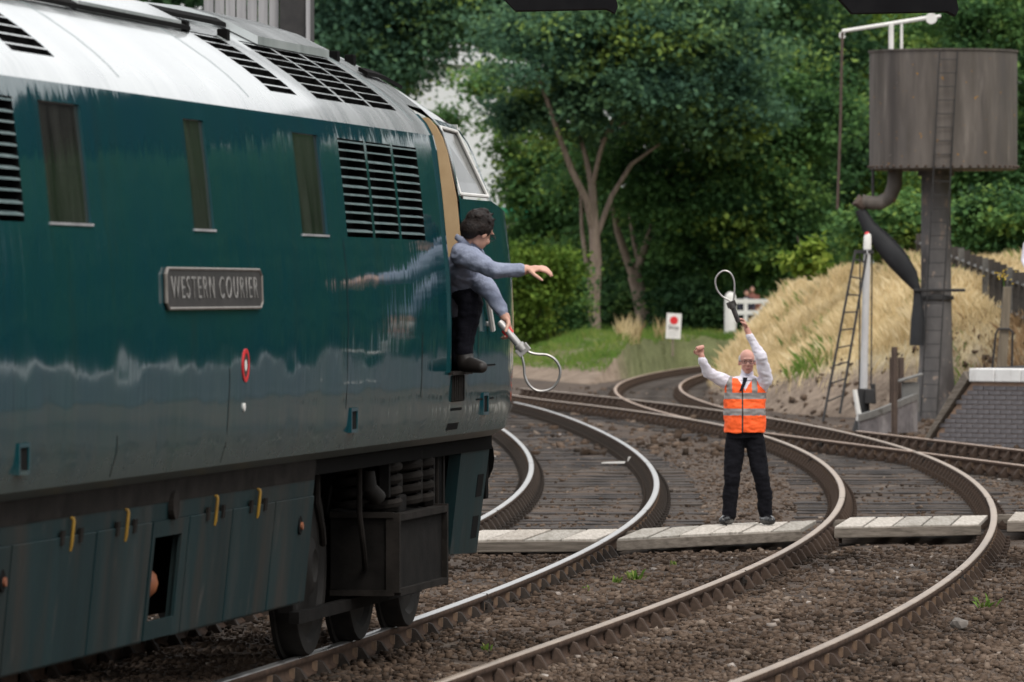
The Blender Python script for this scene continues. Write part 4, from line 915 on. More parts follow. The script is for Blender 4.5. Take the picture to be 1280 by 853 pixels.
# ------------------------------------------------------------------ white lamp post with its ladder, little wall and posts
SY = 112.0
sp0 = at(1080, 528, SY); sg = empty('signal_post', (sp0.x, SY, sp0.z)); tag(sg, 'slim white signal post with black base and a leaning ladder', 'signal post')
def sq_(x, y, dy=0): v = at(x, y, SY); return Vector((v.x - sp0.x, dy, v.z - sp0.z))
l_ = MB(); l_.tube([sq_(1079, 512), sq_(1081, 420), sq_(1084, 312)], [.07, .066, .062], 14); l_.obj('pole', m_postwhite, sg, smooth=True)
l_ = MB(); l_.tube([sq_(1084, 312), sq_(1084.5, 296), sq_(1085, 292)], [.07, .065, .04], 14); l_.obj('finial', m_white, sg, smooth=True)
l_ = MB(); l_.tube([sq_(1084, 293), sq_(1084, 290)], [.05, .02], 10); l_.obj('red_tip', m_red, sg)
l_ = MB(); l_.tube([sq_(1079, 540), sq_(1079, 520), sq_(1079, 490), sq_(1079, 486)], [.2, .12, .1, .1], 14); l_.obj('base', m_iron, sg, smooth=True)
l_ = MB(); q = sq_(1085, 497); l_.box(q.x - .06, q.x + .1, -.25, .0, q.z - .1, q.z + .14); l_.tube([sq_(1091, 480, -.1), sq_(1092, 505, -.1)], .04, 8); l_.obj('gear_box', m_iron, sg, bevel=.01)
l_ = MB(); q0, q1 = sq_(1071, 315), sq_(1092, 315); l_.box(q0.x, q1.x, -.06, .06, q0.z - .03, q0.z + .03); l_.obj('ladder_bracket', m_iron, sg)
ld = [((1069, 313), (1026, 526)), ((1083, 318), (1047, 516))]
for a, c in ld:
    l_ = MB(); l_.tube([sq_(*a, -.1), sq_(*c, -.8)], .024, 6); l_.obj('ladder_stile', m_iron, sg)
for k in range(9):
    u = (k + .5) / 9.6; l_ = MB(); l_.tube([sq_(*ld[0][0], -.1).lerp(sq_(*ld[0][1], -.8), u), sq_(*ld[1][0], -.1).lerp(sq_(*ld[1][1], -.8), u)], .014, 5); l_.obj('ladder_rung', m_iron, sg)
for a, c in (((1090, 316), (1089, 485)), ((1075, 318), (1074, 500))):
    l_ = MB(); l_.tube([sq_(*a), sq_(*c)], .013, 5); l_.obj('wire_rod', m_iron, sg)
l_ = MB(); q = at(1070, 523, 110.5); l_.tube([(0, 0, 0), (-.04, 0, .2), (-.09, 0, .52)], [.05, .045, .04], 10); l_.lathe([(.04, -.02), (.07, 0), (.07, .05), (.04, .07)], 10)
o = l_.obj('marker_post', m_white, smooth=True); o.location = (q.x + .07, 110.5, q.z - .04); tag(o, 'short leaning white marker at the foot of the signal post', 'marker')
# stepped retaining wall
rw = empty('retaining_wall', (6.1, 110, -.2)); tag(rw, 'low curved dark wall of brick beside the white signal post', 'wall')
wp_ = [(1074, 527, 545, 109), (1095, 521, 545, 109.4), (1115, 513, 543, 110), (1132, 506, 541, 110.8), (1147, 500, 540, 111.6)]
l_ = MB(); cp = MB()
for i in range(4):
    q = []
    for (x, yt, yb, Y) in (wp_[i], wp_[i + 1]):
        a, c = at(x, yt, Y) - rw.location, at(x, yb, Y) - rw.location; q.append((c, c + Vector((0, .35, 0)), a, a + Vector((0, .35, 0))))
    l_.hexa([q[0][0], q[1][0], q[1][1], q[0][1], q[0][2], q[1][2], q[1][3], q[0][3]])
    u_ = Vector((0, 0, .11)); ff = Vector((0, -.04, .001)); bq = Vector((0, .03, .001)); cp.hexa([q[0][2] + ff, q[1][2] + ff, q[1][3] + bq, q[0][3] + bq, q[0][2] + u_ + ff, q[1][2] + u_ + ff, q[1][3] + u_ + bq, q[0][3] + u_ + bq])
l_.obj('wall_face', m_brick, rw); cp.obj('coping', m_concrete, rw)
for i, (x, yt, Y, r_, lab) in enumerate(((1118, 434, 108.8, .05, 'tall thin brown iron post in front of the low curved wall'), (1126, 447, 112.5, .055, 'shorter brown iron post right of the taller one behind the low wall'), (1115, 447, 112.5, .045, 'shorter brown iron post left of the taller one behind the low wall'))):
    a = at(x, yt, Y); hgt = a.z - (-.25); l_ = MB(); l_.box(-r_, r_, -r_ * .3, r_ * .3, 0, hgt); l_.box(-r_ * .3, r_ * .3, -r_, r_, .002, hgt - .002)
    o = l_.obj('iron_post', m_ironr); o.location = (a.x, Y, -.25); tag(o, lab, 'post', 'iron posts by the low wall')
q = at(1138, 478, 112); l_ = MB(); l_.box(-.14, .14, -.2, .2, 0, .5); l_.hexa([(-.2, -.3, .5), (.2, -.3, .62), (.2, .25, .62), (-.2, .25, .5), (-.2, -.3, .54), (.2, -.3, .66), (.2, .25, .66), (-.2, .25, .54)])
o = l_.obj('relay_box', m_concrete, bevel=.01); o.location = (q.x, 112, q.z - .5); tag(o, 'small grey relay box with sloping lid behind the iron posts', 'relay box')

# leaning wooden stay post with iron hoop, right edge
q = at(1252, 450, 106); pp = empty('stay_post', (q.x, 106, q.z)); tag(pp, 'leaning old wooden post with an iron hoop frame above the platform', 'post')
l_ = MB(); l_.hexa([(-.09, -.07, -.3), (.07, -.07, -.3), (.07, .07, -.3), (-.09, .07, -.3), (.03, -.06, 1.18), (.16, -.06, 1.18), (.16, .06, 1.18), (.03, .06, 1.18)]); l_.obj('post', m_oldwood, pp, bevel=.008)
l_ = MB(); l_.tube([(-.16, -.1, -.15), (-.1, -.1, .42), (-.06, -.1, .5), (.12, -.1, .5), (.17, -.1, .44), (.16, -.1, -.1)], .02, 6); l_.obj('hoop', m_iron, pp)

# ------------------------------------------------------------------ fence up the bank
fe = empty('bank_fence', (8.4, 120, 1.5)); tag(fe, 'dark vertical board fence climbing the bank behind the water tower', 'fence')
F0, F1 = (at(1141, 288, 150), at(1300, 348, 117))
NB = 22
rail_a = []
for k in range(NB):
    u = k / (NB - 1); Y = 1 / ((1 - u) / F0.y + u / F1.y); v_ = (Y - F0.y) / (F1.y - F0.y); P = F0.lerp(F1, v_)
    gz = terrain(P.x, P.y)[0]; hgt = 1.5
    l_ = MB(); wd = .062; l_.hexa([(-wd, -.012, -hgt), (wd, -.012, -hgt), (wd, .012, -hgt), (-wd, .012, -hgt), (-wd, -.012, 0), (wd, -.012, 0), (wd, .012, 0), (-wd, .012, 0)])
    o = l_.obj('fence_board', m_fence if k % 4 else m_fence2, fe); o.location = P - fe.location + Vector((0, 0, random.uniform(-.03, .02))); o.rotation_euler = (random.uniform(-.03, .03), random.uniform(-.02, .02), .1)
for dz in (-.25, -.85):
    l_ = MB(); d = Vector((.02, .05, dz)); l_.tube([F0 - fe.location + d, F1 - fe.location + d], .04, 4); l_.obj('fence_rail', m_fence2, fe)

# ------------------------------------------------------------------ stop notice, white gate
sy = 186.0; q = at(841, 428, sy); sn = empty('stop_sign', (q.x, sy, q.z)); tag(sn, 'white stop notice with a red disc in front of the trees', 'sign')
l_ = MB(); l_.box(-.21, .21, -.015, .0, .1, .82); b_ = l_.obj('board', m_white, sn); b_.rotation_euler = (0, R(3), 0)
l_ = MB(); l_.tube([(0, -.025, .62), (0, -.014, .62)], .115, 24); l_.obj('red_disc', m_red, b_)
fc = bpy.data.curves.new('t', 'FONT'); fc.body = 'Stop'; fc.size = .17; fc.extrude = .004; fc.align_x = 'CENTER'; fo = bpy.data.objects.new('t', fc); lm = evaluated_mesh(fo); bpy.data.objects.remove(fo)
for v_ in lm.vertices: x, y, z = v_.co; v_.co = (x, -.02 - z, .37 + y)
lm.materials.append(m_iron); link(bpy.data.objects.new('word', lm), b_)
for k in range(4):
    l_ = MB(); l_.box(-.15, .15 - .05 * (k % 2), -.018, -.0152, .3 - k * .045, .312 - k * .045); l_.obj('small_print', mat('grey_print', (.45, .45, .45)), b_)
l_ = MB(); l_.box(-.03, .03, 0.002, .05, -.4, .8); l_.obj('stake', m_oldwood, sn)

gy = 205.0; q = at(913, 440, gy); gp = empty('level_crossing_gate', (q.x, gy, q.z)); tag(gp, 'white crossing gate with a thick round-topped post behind the grass', 'gate')
g2 = lambda x, y, dy=0: at(x, y, gy) - gp.location + Vector((0, dy, 0))
l_ = MB(); c0 = g2(913, 450); l_.lathe([(.19, c0.z), (.19, g2(0, 376).z), (.15, g2(0, 368).z), (.05, g2(0, 365).z)], 16, 0, (c0.x, 0, 0)); l_.obj('gate_post', m_white, gp, smooth=True)
for y in (377, 391):
    l_ = MB(); a, c = g2(918, y), g2(972, y); l_.box(a.x, c.x, -.05, .05, a.z - .07, a.z + .07); l_.obj('gate_rail', m_white, gp)
l_ = MB(); l_.tube([g2(935, 408), g2(958, 377)], .05, 6); l_.obj('gate_brace', m_white, gp)
for x in (932, 970):
    l_ = MB(); a, c = g2(x, 440), g2(x, 373); l_.box(a.x - .06, a.x + .06, -.04, .04, a.z, c.z); l_.obj('gate_upright', m_white, gp)

# ------------------------------------------------------------------ buildings far left
wb = empty('warehouse', tuple(at(560, 300, 270))); tag(wb, 'pale clad warehouse showing through the trees behind the cab', 'building')
k_ = F / 270
l_ = MB(); l_.box(-3.4, 3.4, 0, 14, -3, 7.4); l_.obj('wall', m_clad, wb)
l_ = MB(); l_.add([(-3.6, -.3, 7.2), (2.8, -.3, 7.2), (2.8, 14, 7.2), (-3.6, 14, 7.2), (-.4, -.3, 8.6), (-.4, 14, 8.6)], [(0, 1, 4), (1, 2, 5, 4), (2, 3, 5), (3, 0, 4, 5), (3, 2, 1, 0)]); l_.obj('roof', m_clad, wb)
gb = empty('green_canopy', tuple(at(655, 310, 240))); tag(gb, 'open shelter with bright green fascia and post left of the trees', 'shelter')
gg = lambda x, y: at(x, y, 240) - gb.location
l_ = MB(); a, c = gg(560, 276), gg(720, 259); l_.box(a.x, c.x, 0, .2, a.z, c.z); l_.obj('fascia', m_green_st, gb)
l_ = MB(); l_.box(a.x, c.x, .05, 5, a.z - .35, a.z - .01); l_.obj('soffit', m_concrete, gb)
for x in (590, 665, 715):
    l_ = MB(); q = gg(x, 0); l_.box(q.x - .1, q.x + .1, .05, .25, gg(0, 330).z, a.z - .35); l_.obj('post', m_green_st, gb)
l_ = MB(); l_.box(a.x, c.x, 4.8, 5, gg(0, 330).z, a.z - .35); l_.obj('back_wall', m_shadow_in, gb)
tb = empty('boarded_tower', tuple(at(335, 200, 95))); tag(tb, 'grey boarded gable with a dark corner seen over the locomotive roof', 'building')
t2 = lambda x, y: at(x, y, 95) - tb.location
x0, x1 = t2(255, 0).x, t2(350, 0).x
for k in range(7):
    w_ = (x1 - x0) / 7; l_ = MB(); l_.box(x0 + k * w_, x0 + (k + 1) * w_ - .02, random.uniform(-.02, .02), .2, -4, 4.2); l_.obj('board', m_board, tb)
l_ = MB(); l_.box(x1, t2(385, 0).x, -.1, 3, -4, 4.2); l_.obj('corner_recess', m_iron, tb)
l_ = MB(); l_.box(t2(383, 0).x, t2(388, 0).x, -.15, .0, -4, 4.2); l_.obj('corner_post', m_board, tb)
l_ = MB(); l_.box(x0 - .2, t2(390, 0).x, -.3, 3.2, 4.2, 4.4); l_.obj('roof', m_iron, tb)

# ------------------------------------------------------------------ trees, hedges and grass
def leaf_cloud(n, centers, sig, size, flat=.5):
    """n leaves spread over clump centres (m,3) with spread sig (m,3): folded leaflets of two triangles sharing a mid-rib"""
    m = len(centers); idx = RNG.integers(0, m, n); C = centers[idx] + RNG.normal(0, 1, (n, 3)) * sig[idx]
    a = RNG.random(n) * 2 * math.pi; tilt = RNG.normal(0, .55, n) - .35
    d = np.stack([np.cos(a) * np.cos(tilt), np.sin(a) * np.cos(tilt), np.sin(tilt)], -1)
    up = np.tile([0, 0, 1.], (n, 1)) + RNG.normal(0, .5, (n, 3)); sd = np.cross(d, up); sd /= np.linalg.norm(sd, axis=1)[:, None] + 1e-9
    L = size * RNG.uniform(.6, 1.35, n)[:, None]; W = L * RNG.uniform(.26, .4, n)[:, None]
    V = np.stack([C, C + d * L * .5 + sd * W, C + d * L, C + d * L * .5 - sd * W], 1).reshape(-1, 3)
    return V, np.arange(4 * n).reshape(n, 4), idx
def crown_mesh(name, lobes, n, size, mtl, clumps, sig=.55, shell=.5, toneb=.5):
    vol = np.array([l[3] * l[4] * l[5] for l in lobes]); pk = RNG.choice(len(lobes), clumps, p=vol / vol.sum())
    u = RNG.normal(0, 1, (clumps, 3)); u /= np.linalg.norm(u, axis=1)[:, None]; r = (shell + (1 - shell) * RNG.random(clumps) ** .7)[:, None] * RNG.uniform(.85, 1.12, (clumps, 1))
    LB = np.array(lobes, float); C = LB[pk, :3] + u * r * LB[pk, 3:6]
    s_ = sig * RNG.uniform(.6, 1.3, (clumps, 1)) * np.array([1, 1, .5])
    V, Fq, idx = leaf_cloud(n, C, s_, size)
    ct = RNG.normal(0, .24, clumps); tone = np.clip(toneb + ct[idx] + RNG.normal(0, .08, n) + (RNG.random(n) > .99) * .25, 0, 1)
    return fast_mesh(name, V, Fq, mtl, tone=tone)
LV = [(.024, .06, .026), (.054, .125, .045), (.085, .18, .058), (.13, .235, .068), (.26, .36, .075)]
m_leaf = tone_mat('leaf_mid_green', LV)
m_leaf_b = tone_mat('leaf_blue_green', [(.026, .062, .042), (.056, .12, .078), (.086, .175, .1), (.13, .23, .1), (.26, .36, .08)])
m_leaf_y = tone_mat('leaf_bright_green', [(.04, .08, .014), (.08, .15, .024), (.13, .21, .034), (.19, .28, .045), (.3, .38, .07)])
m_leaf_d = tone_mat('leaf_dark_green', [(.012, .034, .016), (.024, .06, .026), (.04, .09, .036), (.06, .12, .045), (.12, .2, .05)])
def tree(label, Y, base, limbs, lobes, n, size, mtl, clumps, bark=m_bark, sig=.55, name='tree', cat='tree', group='trees behind the line', toneb=.5, shell=.5):
    """base: photo pixel of the foot; limbs: [(pixel list, radii, depth offsets)], lobes: (px, py, depth offset, rx_m, ry_m, rz_m)"""
    b_ = at(*base, Y); e = empty(name, tuple(b_)); tag(e, label, cat, group)
    P = lambda x, y, d=0: at(x, y, Y) + Vector((0, d, 0)) - b_
    if limbs:
        t_ = MB()
        for pts, rad in limbs: t_.tube([P(*q) for q in pts], [r_ * .82 for r_ in rad], 10)
        t_.obj('trunk', bark, e, smooth=True)
    lb = [tuple(P(x, y, d)) + (a, c, z) for x, y, d, a, c, z in lobes]
    link(bpy.data.objects.new('crown', crown_mesh('crown', lb, n, size, mtl, clumps, sig, shell, toneb)), e)
    return e
tree('tall tree with a forked pale trunk standing right of the cab', 207, (742, 424),
     [([(742, 430), (741, 380), (745, 330), (742, 280), (740, 230)], [.34, .27, .24, .2, .16]),
      ([(741, 290), (733, 250, -.3), (715, 215, -.5), (700, 175, -.8), (685, 130, -1), (668, 85, -1)], [.14, .14, .13, .11, .09, .05]),
      ([(740, 235), (733, 200), (722, 160, .4), (716, 115, .6)], [.13, .1, .08, .05]),
      ([(740, 235), (750, 190, -.5), (765, 150, -.8), (772, 110, -1)], [.1, .09, .07, .04]),
      ([(744, 300), (765, 245, .5), (790, 205, .5), (825, 180, .2)], [.12, .1, .08, .04]),
      ([(742, 390), (735, 340, .6), (728, 290, .8), (726, 240, .8)], [.1, .1, .08, .05]),
      ([(750, 178, -.4), (770, 160, -.6), (790, 150, -.8)], [.05, .04, .03])],
     [(672, 70, -1, 1.7, 2.2, 1.2), (740, 20, 0, 3, 2.6, 1.7), (840, 40, 0, 3, 2.6, 1.8), (700, 140, .5, 2.0, 1.8, 1.0), (800, 120, -1, 2.6, 2, 1.3), (890, 110, 0, 2.6, 2.2, 1.8), (655, 120, 1.5, .9, 1.0, .7)],
     62000, .2, m_leaf_b, 300, sig=.48)
tree('leaning tree with two low pale stems behind the stop notice', 212, (806, 420),
     [([(812, 430), (806, 400), (800, 370), (793, 345)], [.4, .34, .31, .29]), ([(794, 350), (782, 320), (772, 290, -.3), (765, 250, -.4)], [.2, .16, .14, .1]),
      ([(793, 348), (806, 310), (815, 285), (822, 240)], [.19, .15, .12, .08]), ([(800, 335), (792, 300, .5), (786, 260, .6)], [.1, .08, .05])],
     [(850, 200, -1.5, 3.2, 2.2, 1.5), (930, 190, -1, 3, 2.4, 2.2), (830, 260, -1.5, 1.8, 1.6, 1.0), (900, 270, -1.5, 2.6, 2, 1.6), (960, 280, -.5, 2.4, 2, 2.0), (900, 340, .5, 2.6, 1.6, 1.6), (985, 130, 0, 2.2, 2, 2.2), (760, 200, 1.2, 2, 1.4, 1.2), (780, 300, 2.0, 2, 1.2, 1.2)],
     70000, .2, m_leaf, 330, sig=.48, toneb=.42)
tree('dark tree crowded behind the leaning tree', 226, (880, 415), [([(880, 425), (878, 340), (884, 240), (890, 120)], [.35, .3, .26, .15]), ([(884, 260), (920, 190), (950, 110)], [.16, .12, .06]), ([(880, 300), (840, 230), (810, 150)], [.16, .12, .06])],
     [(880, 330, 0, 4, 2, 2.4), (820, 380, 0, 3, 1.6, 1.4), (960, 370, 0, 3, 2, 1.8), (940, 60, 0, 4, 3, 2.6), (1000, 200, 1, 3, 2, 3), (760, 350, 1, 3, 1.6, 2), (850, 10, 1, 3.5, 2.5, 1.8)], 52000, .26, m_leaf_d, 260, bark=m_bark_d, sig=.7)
tree('mid green tree in front of the pale warehouse', 222, (690, 400), [([(690, 410), (692, 330), (685, 250), (672, 180)], [.24, .2, .15, .08]), ([(687, 270), (660, 220), (640, 180)], [.1, .08, .04])],
     [(655, 195, 0, 1.2, 1.4, 1.2), (700, 235, 0, 1.7, 1.6, 1.5), (640, 145, .5, .8, 1.0, .4), (606, 108, -1, .7, .8, .35), (560, 150, 0, .5, .6, .4), (700, 300, .5, 1.7, 1.4, 1.0), (655, 260, .2, 1.1, 1.0, .8)], 26000, .2, m_leaf, 120, sig=.45, toneb=.55)
tree('tall hazy blue green tree rising behind the locomotive roof', 262, (470, 420), [([(470, 430), (475, 300), (470, 150), (465, 40)], [.4, .34, .26, .15]), ([(472, 200), (510, 110), (540, 30)], [.2, .14, .08]), ([(471, 170), (430, 90), (410, 20)], [.2, .14, .08])],
     [(430, 20, -2, 3.4, 2.5, 2.6), (500, 30, -2, 3.4, 2.5, 2.6), (560, 5, -2, 2.0, 2.5, 1.6), (450, 100, -2, 2.4, 2.5, 2.2), (400, 90, 0, 3, 2, 2), (590, -10, -1, 2.2, 2, 1.2)], 46000, .25, m_leaf_b, 220, sig=.65, toneb=.45)
tree('bright yellow green tree left of the water tower', 232, (1060, 400), [([(1060, 410), (1062, 320), (1058, 200), (1062, 100)], [.3, .26, .2, .1]), ([(1060, 230), (1085, 150), (1100, 80)], [.14, .1, .05]), ([(1059, 250), (1035, 180), (1020, 120)], [.14, .1, .05])],
     [(1040, 60, 0, 2.6, 2.2, 2.8), (1090, 50, 0, 2.4, 2.2, 2.4), (1060, 180, -1, 2.6, 2, 2.4), (1020, 150, 0, 1.8, 2, 2.4), (1080, 270, -1, 2.4, 2, 1.8), (1020, 300, -1, 2, 2, 1.6), (1130, 120, 1, 2.4, 2, 2.4)], 52000, .2, m_leaf_y, 240, sig=.5, toneb=.42)
tree('dark spreading tree behind the right side of the water tower', 196, (1250, 390), [([(1250, 400), (1245, 300), (1250, 180), (1245, 60)], [.35, .3, .24, .12]), ([(1248, 240), (1215, 170), (1200, 100)], [.16, .12, .06]), ([(1249, 220), (1275, 150), (1290, 90)], [.16, .12, .06])],
     [(1220, 30, 0, 2.2, 2, 1.6), (1260, 90, -1, 2, 2, 2.2), (1290, 20, 0, 2.4, 2, 2), (1240, 190, 0, 2.2, 2, 1.8), (1290, 200, 0, 2.4, 2, 2.4), (1190, 120, 1, 1.8, 2, 2.2), (1210, 260, 0, 2, 1.6, 1.4)], 46000, .18, m_leaf, 240, bark=m_bark_d, sig=.45, toneb=.45)
tree('dense green tree filling the gap behind the water tower', 240, (1150, 390), [([(1150, 400), (1152, 250), (1150, 100)], [.35, .28, .14])],
     [(1150, 20, 0, 4, 2.5, 3), (1150, 180, 0, 4, 2.5, 3), (1140, 300, 0, 4, 2.5, 2), (1240, 20, 0, 4, 2.5, 3), (1250, 250, 0, 4, 2.5, 3)], 40000, .26, m_leaf, 190, bark=m_bark_d, sig=.7, toneb=.4)
def bush(label, Y, base, lobes, n, size, mtl, clumps, group='bushes and hedges', sig=.3, toneb=.5):
    b_ = at(*base, Y)
    st_ = [([(base[0] + dx * .2, base[1] + 6), (base[0] + dx, base[1] - 25), (base[0] + dx * 2, base[1] - 50)], [.04, .03, .015]) for dx in (-8, 2, 9)]
    return tree(label, Y, base, st_, lobes, n, size, mtl, clumps, bark=m_bark_d, sig=sig, name='bush', cat='bush', group=group, toneb=toneb, shell=.55)
bush('light green bush right beside the locomotive nose', 200, (662, 425), [(660, 330, 0, .9, .9, .7), (655, 380, 0, 1, .9, 1.1), (690, 345, 0, .8, .8, .8)], 9000, .17, m_leaf_y, 90, toneb=.4)
bush('rounded hedge bush left of the forked trunk', 203, (690, 428), [(690, 365, 0, 1.0, 1, 1.1), (680, 400, -.3, 1.2, 1, .6), (714, 395, .3, .5, .7, .6)], 13000, .14, m_leaf, 110, toneb=.5)
bush('low dark bush between the two pale trunks', 217, (775, 425), [(770, 390, 0, 1.2, .9, .9), (790, 405, 0, 1.3, .9, .6)], 7000, .2, m_leaf_d, 70)
bush('dark bush behind the stop notice', 210, (860, 420), [(860, 385, 0, 1.4, .9, 1.1), (890, 395, 0, 1.2, .9, .8), (835, 390, .5, 1, .9, .8)], 8000, .2, m_leaf_d, 80)
bush('sapling with bright leaves on top of the bank', 158, (1012, 345), [(1012, 312, 0, .3, .3, .45), (1005, 325, 0, .45, .3, .3), (1025, 330, 0, .35, .3, .3)], 700, .2, m_leaf_y, 24, sig=.14, toneb=.6)
bush('flowering bush on the bank left of the tower column', 150, (1105, 318), [(1105, 285, 0, .9, .7, .6), (1080, 290, 0, .7, .7, .5), (1135, 275, 0, .7, .7, .6)], 7000, .15, m_leaf, 80, sig=.24, toneb=.6)
bush('leafy bush above the board fence near the right edge', 152, (1240, 320), [(1240, 280, 0, 1.0, .9, .9), (1270, 290, 0, 1, .9, 1.0), (1215, 295, 0, .7, .7, .7)], 9000, .15, m_leaf, 90, sig=.26, toneb=.45)
# far wood: one mass that closes the view and stands right of the frame as well
cs = []
for k in range(1100):
    x = random.uniform(-60, 70); cs.append((x, 285 + random.uniform(-6, 10), random.uniform(-.5, 17)))
for k in range(420):
    u = random.random(); cs.append((36 + 14 * random.random(), 60 + 190 * u, random.uniform(0, 13)))
for k in range(520):  # unseen hedge added to darken reflections in the loco side
    y_ = random.uniform(85, 240); x_ = .088 * y_ + 8.5 + random.uniform(0, 8); cs.append((x_, y_, terrain(x_, y_)[0] + random.uniform(.2, 6)))
for k in range(900):                             # unseen undergrowth added at the wood's foot to darken reflections in the loco
    y_ = random.uniform(55, 240); x_ = (.088 * y_ + 8.5 if y_ > 104 else 38) + random.uniform(0, 5); cs.append((x_, y_, max(terrain(x_, y_)[0], 0) + random.uniform(-.2, 2.4)))
cs = np.array(cs); V, Fq, idx = leaf_cloud(290000, cs, np.tile([1.6, 1.3, 1.0], (len(cs), 1)), .68)
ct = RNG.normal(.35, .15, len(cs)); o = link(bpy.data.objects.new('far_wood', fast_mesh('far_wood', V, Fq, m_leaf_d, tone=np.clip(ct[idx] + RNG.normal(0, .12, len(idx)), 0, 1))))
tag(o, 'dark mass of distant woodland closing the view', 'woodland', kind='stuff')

def blades(name, n, xr, yr, keep, h0, h1, wd, mtl, lean=.35, toneb=.5, patch=2.0):
    X = RNG.uniform(*xr, n); u = RNG.random(n); Y = 1 / (1 / yr[0] + u * (1 / yr[1] - 1 / yr[0]))
    ok = keep(X, Y); X, Y = X[ok], Y[ok]; n = len(X)
    Z = np.maximum(terrain_v(X, Y)[0], GZ) - .02
    hm = .75 + .35 * np.sin(X * patch + Y * .5) * np.sin(Y * patch * .45 + X * .3)
    H = RNG.uniform(h0, h1, n) * hm; a = RNG.random(n) * 6.28; ld = RNG.random(n) * 6.28; L = np.abs(RNG.normal(0, lean, n)) * H
    w_ = wd * RNG.uniform(.6, 1.3, n); dx, dy = np.cos(a) * w_, np.sin(a) * w_ * .6; lx, ly = np.cos(ld) * L, np.sin(ld) * L
    V = np.stack([np.stack([X - dx, Y - dy, Z], -1), np.stack([X + dx, Y + dy, Z], -1), np.stack([X + dx * .7 + lx * .35, Y + dy * .7 + ly * .35, Z + H * .6], -1), np.stack([X + lx, Y + ly, Z + H], -1)], 1).reshape(-1, 3)
    return fast_mesh(name, V, np.arange(4 * n).reshape(n, 4), mtl, tone=np.clip(toneb + RNG.normal(0, .14, n) + .15 * np.sin(X * 1.7) * np.sin(Y * .6), 0, 1))
m_straw = tone_mat('dry_straw', [(.24, .17, .075), (.46, .36, .19), (.66, .53, .31), (.8, .68, .44), (.88, .79, .58)], .8, .4, .2)
m_turf = tone_mat('verge_turf', [(.055, .12, .02), (.09, .175, .03), (.13, .22, .04), (.2, .25, .06), (.36, .32, .13)], .8, .3, .2)
def kb(X, Y):
    z, d, bank = terrain_v(X, Y); n = len(X)
    lim = np.interp(Y, [100, 124, 132, 150, 170], [.8, 1.25, .9, .2, .05]) + RNG.uniform(-.2, .2, n) - (RNG.random(n) < .06) * .6
    return bank & (d > -.1) & (z > lim) & (X < 12) & (Y > 123)
def kg(X, Y):
    z, d, bank = terrain_v(X, Y); return bank & (d > -.1) & (Y > 124) & (X < 11) & (z > .05) & (np.sin(X * 1.7 + Y * .23) * np.sin(Y * .31 - X) > .35 + .4 * RNG.random(len(X)))
o = link(bpy.data.objects.new('green_bank_weeds', blades('green_bank_weeds', 26000, (4.6, 11), (124, 182), kg, .15, .5, .01, m_turf, .5, .45))); tag(o, 'patches of green weeds among the dry grass on the bank', 'weeds', kind='stuff')
o = link(bpy.data.objects.new('dry_grass', blades('dry_grass', 380000, (4.5, 12), (104, 190), kb, .08, .46, .0034, m_straw, .4))); tag(o, 'tall bleached dry grass covering the bank', 'grass', kind='stuff')
def kv(X, Y):
    z, d, bank = terrain_v(X, Y); return ~bank & (z > .02) & (Y > 171 + np.maximum(0, 3 - X) * 6 + RNG.uniform(-4, 6, len(X)))
o = link(bpy.data.objects.new('verge_grass', blades('verge_grass', 60000, (-2, 8), (168, 214), kv, .08, .3, .012, m_turf, .4))); tag(o, 'green verge grass below the trees', 'grass', kind='stuff')
def kt(X, Y):
    z, d, bank = terrain_v(X, Y); return ~bank & (X > 3.1) & (X < 6.6) & (Y > 174) & (Y < 200) & (z > 0) & (np.abs(np.sin(X * 2.3) * np.cos(Y * .4)) > .3 + .4 * RNG.random(len(X)))
o = link(bpy.data.objects.new('tall_grass', blades('tall_grass', 9000, (3, 6.8), (172, 202), kt, .3, .95, .009, m_straw, .2, .25))); tag(o, 'tall seeding grass stems around the stop notice', 'grass', kind='stuff')
def kc(X, Y):
    z, d, bank = terrain_v(X, Y); return bank & (Y < 126) & (d > .25) & (X < 11) & (z > .5)
o = link(bpy.data.objects.new('brown_grass', blades('brown_grass', 14000, (7, 11), (103, 126), kc, .12, .38, .008, tone_mat('brown_straw', [(.12, .07, .04), (.2, .13, .07), (.3, .2, .11), (.36, .25, .14)], .8, .2), .4))); tag(o, 'brown withered grass and dock stems behind the platform', 'grass', kind='stuff')
# little weeds in the ballast
def weed(px, py, n_, h_, label):
    Y = 2.4 * F / (py - HZ); q = at(px, py, Y); V = []; Fq = []
    for k in range(n_):
        a = random.random() * 6.28; L = h_ * random.uniform(.4, .9); x, y = random.gauss(0, h_ * .2), random.gauss(0, h_ * .2); z = random.uniform(0, h_ * .3); hh = random.uniform(.4, 1) * h_
        dx, dy = math.cos(a) * .008, math.sin(a) * .008; ex, ey = math.cos(a + 1.5) * L * .7, math.sin(a + 1.5) * L * .7; b0 = len(V)
        V += [(x - dx, y - dy, z * 0), (x + dx, y + dy, 0), (x + dx * 1.6 + ex * .5, y + dy * 1.6 + ey * .5, hh * .8), (x + ex, y + ey, hh)]; Fq.append((b0, b0 + 1, b0 + 2, b0 + 3))
    o = link(bpy.data.objects.new('weed', fast_mesh('weed', V, Fq, m_turf, tone=np.clip(RNG.normal(.55, .2, n_), 0, 1)))); o.location = (q.x, Y, float(bed(q.x, Y))); tag(o, label, 'weed', 'weeds in the ballast')
weed(796, 735, 26, .11, 'largest green weed tuft in the ballast between the two curved tracks'); weed(771, 739, 12, .08, 'small weed tuft left of the largest tuft between the curved tracks')
weed(608, 826, 12, .07, 'small weed close beside the dull rail at the bottom edge'); weed(1232, 772, 18, .13, 'upright weed growing beyond the right hand rail'); weed(842, 716, 9, .06, 'tiny weed nearest the crossing planks')
weed(733, 751, 8, .06, 'tiny weed on bare cinders left of the paired tufts')
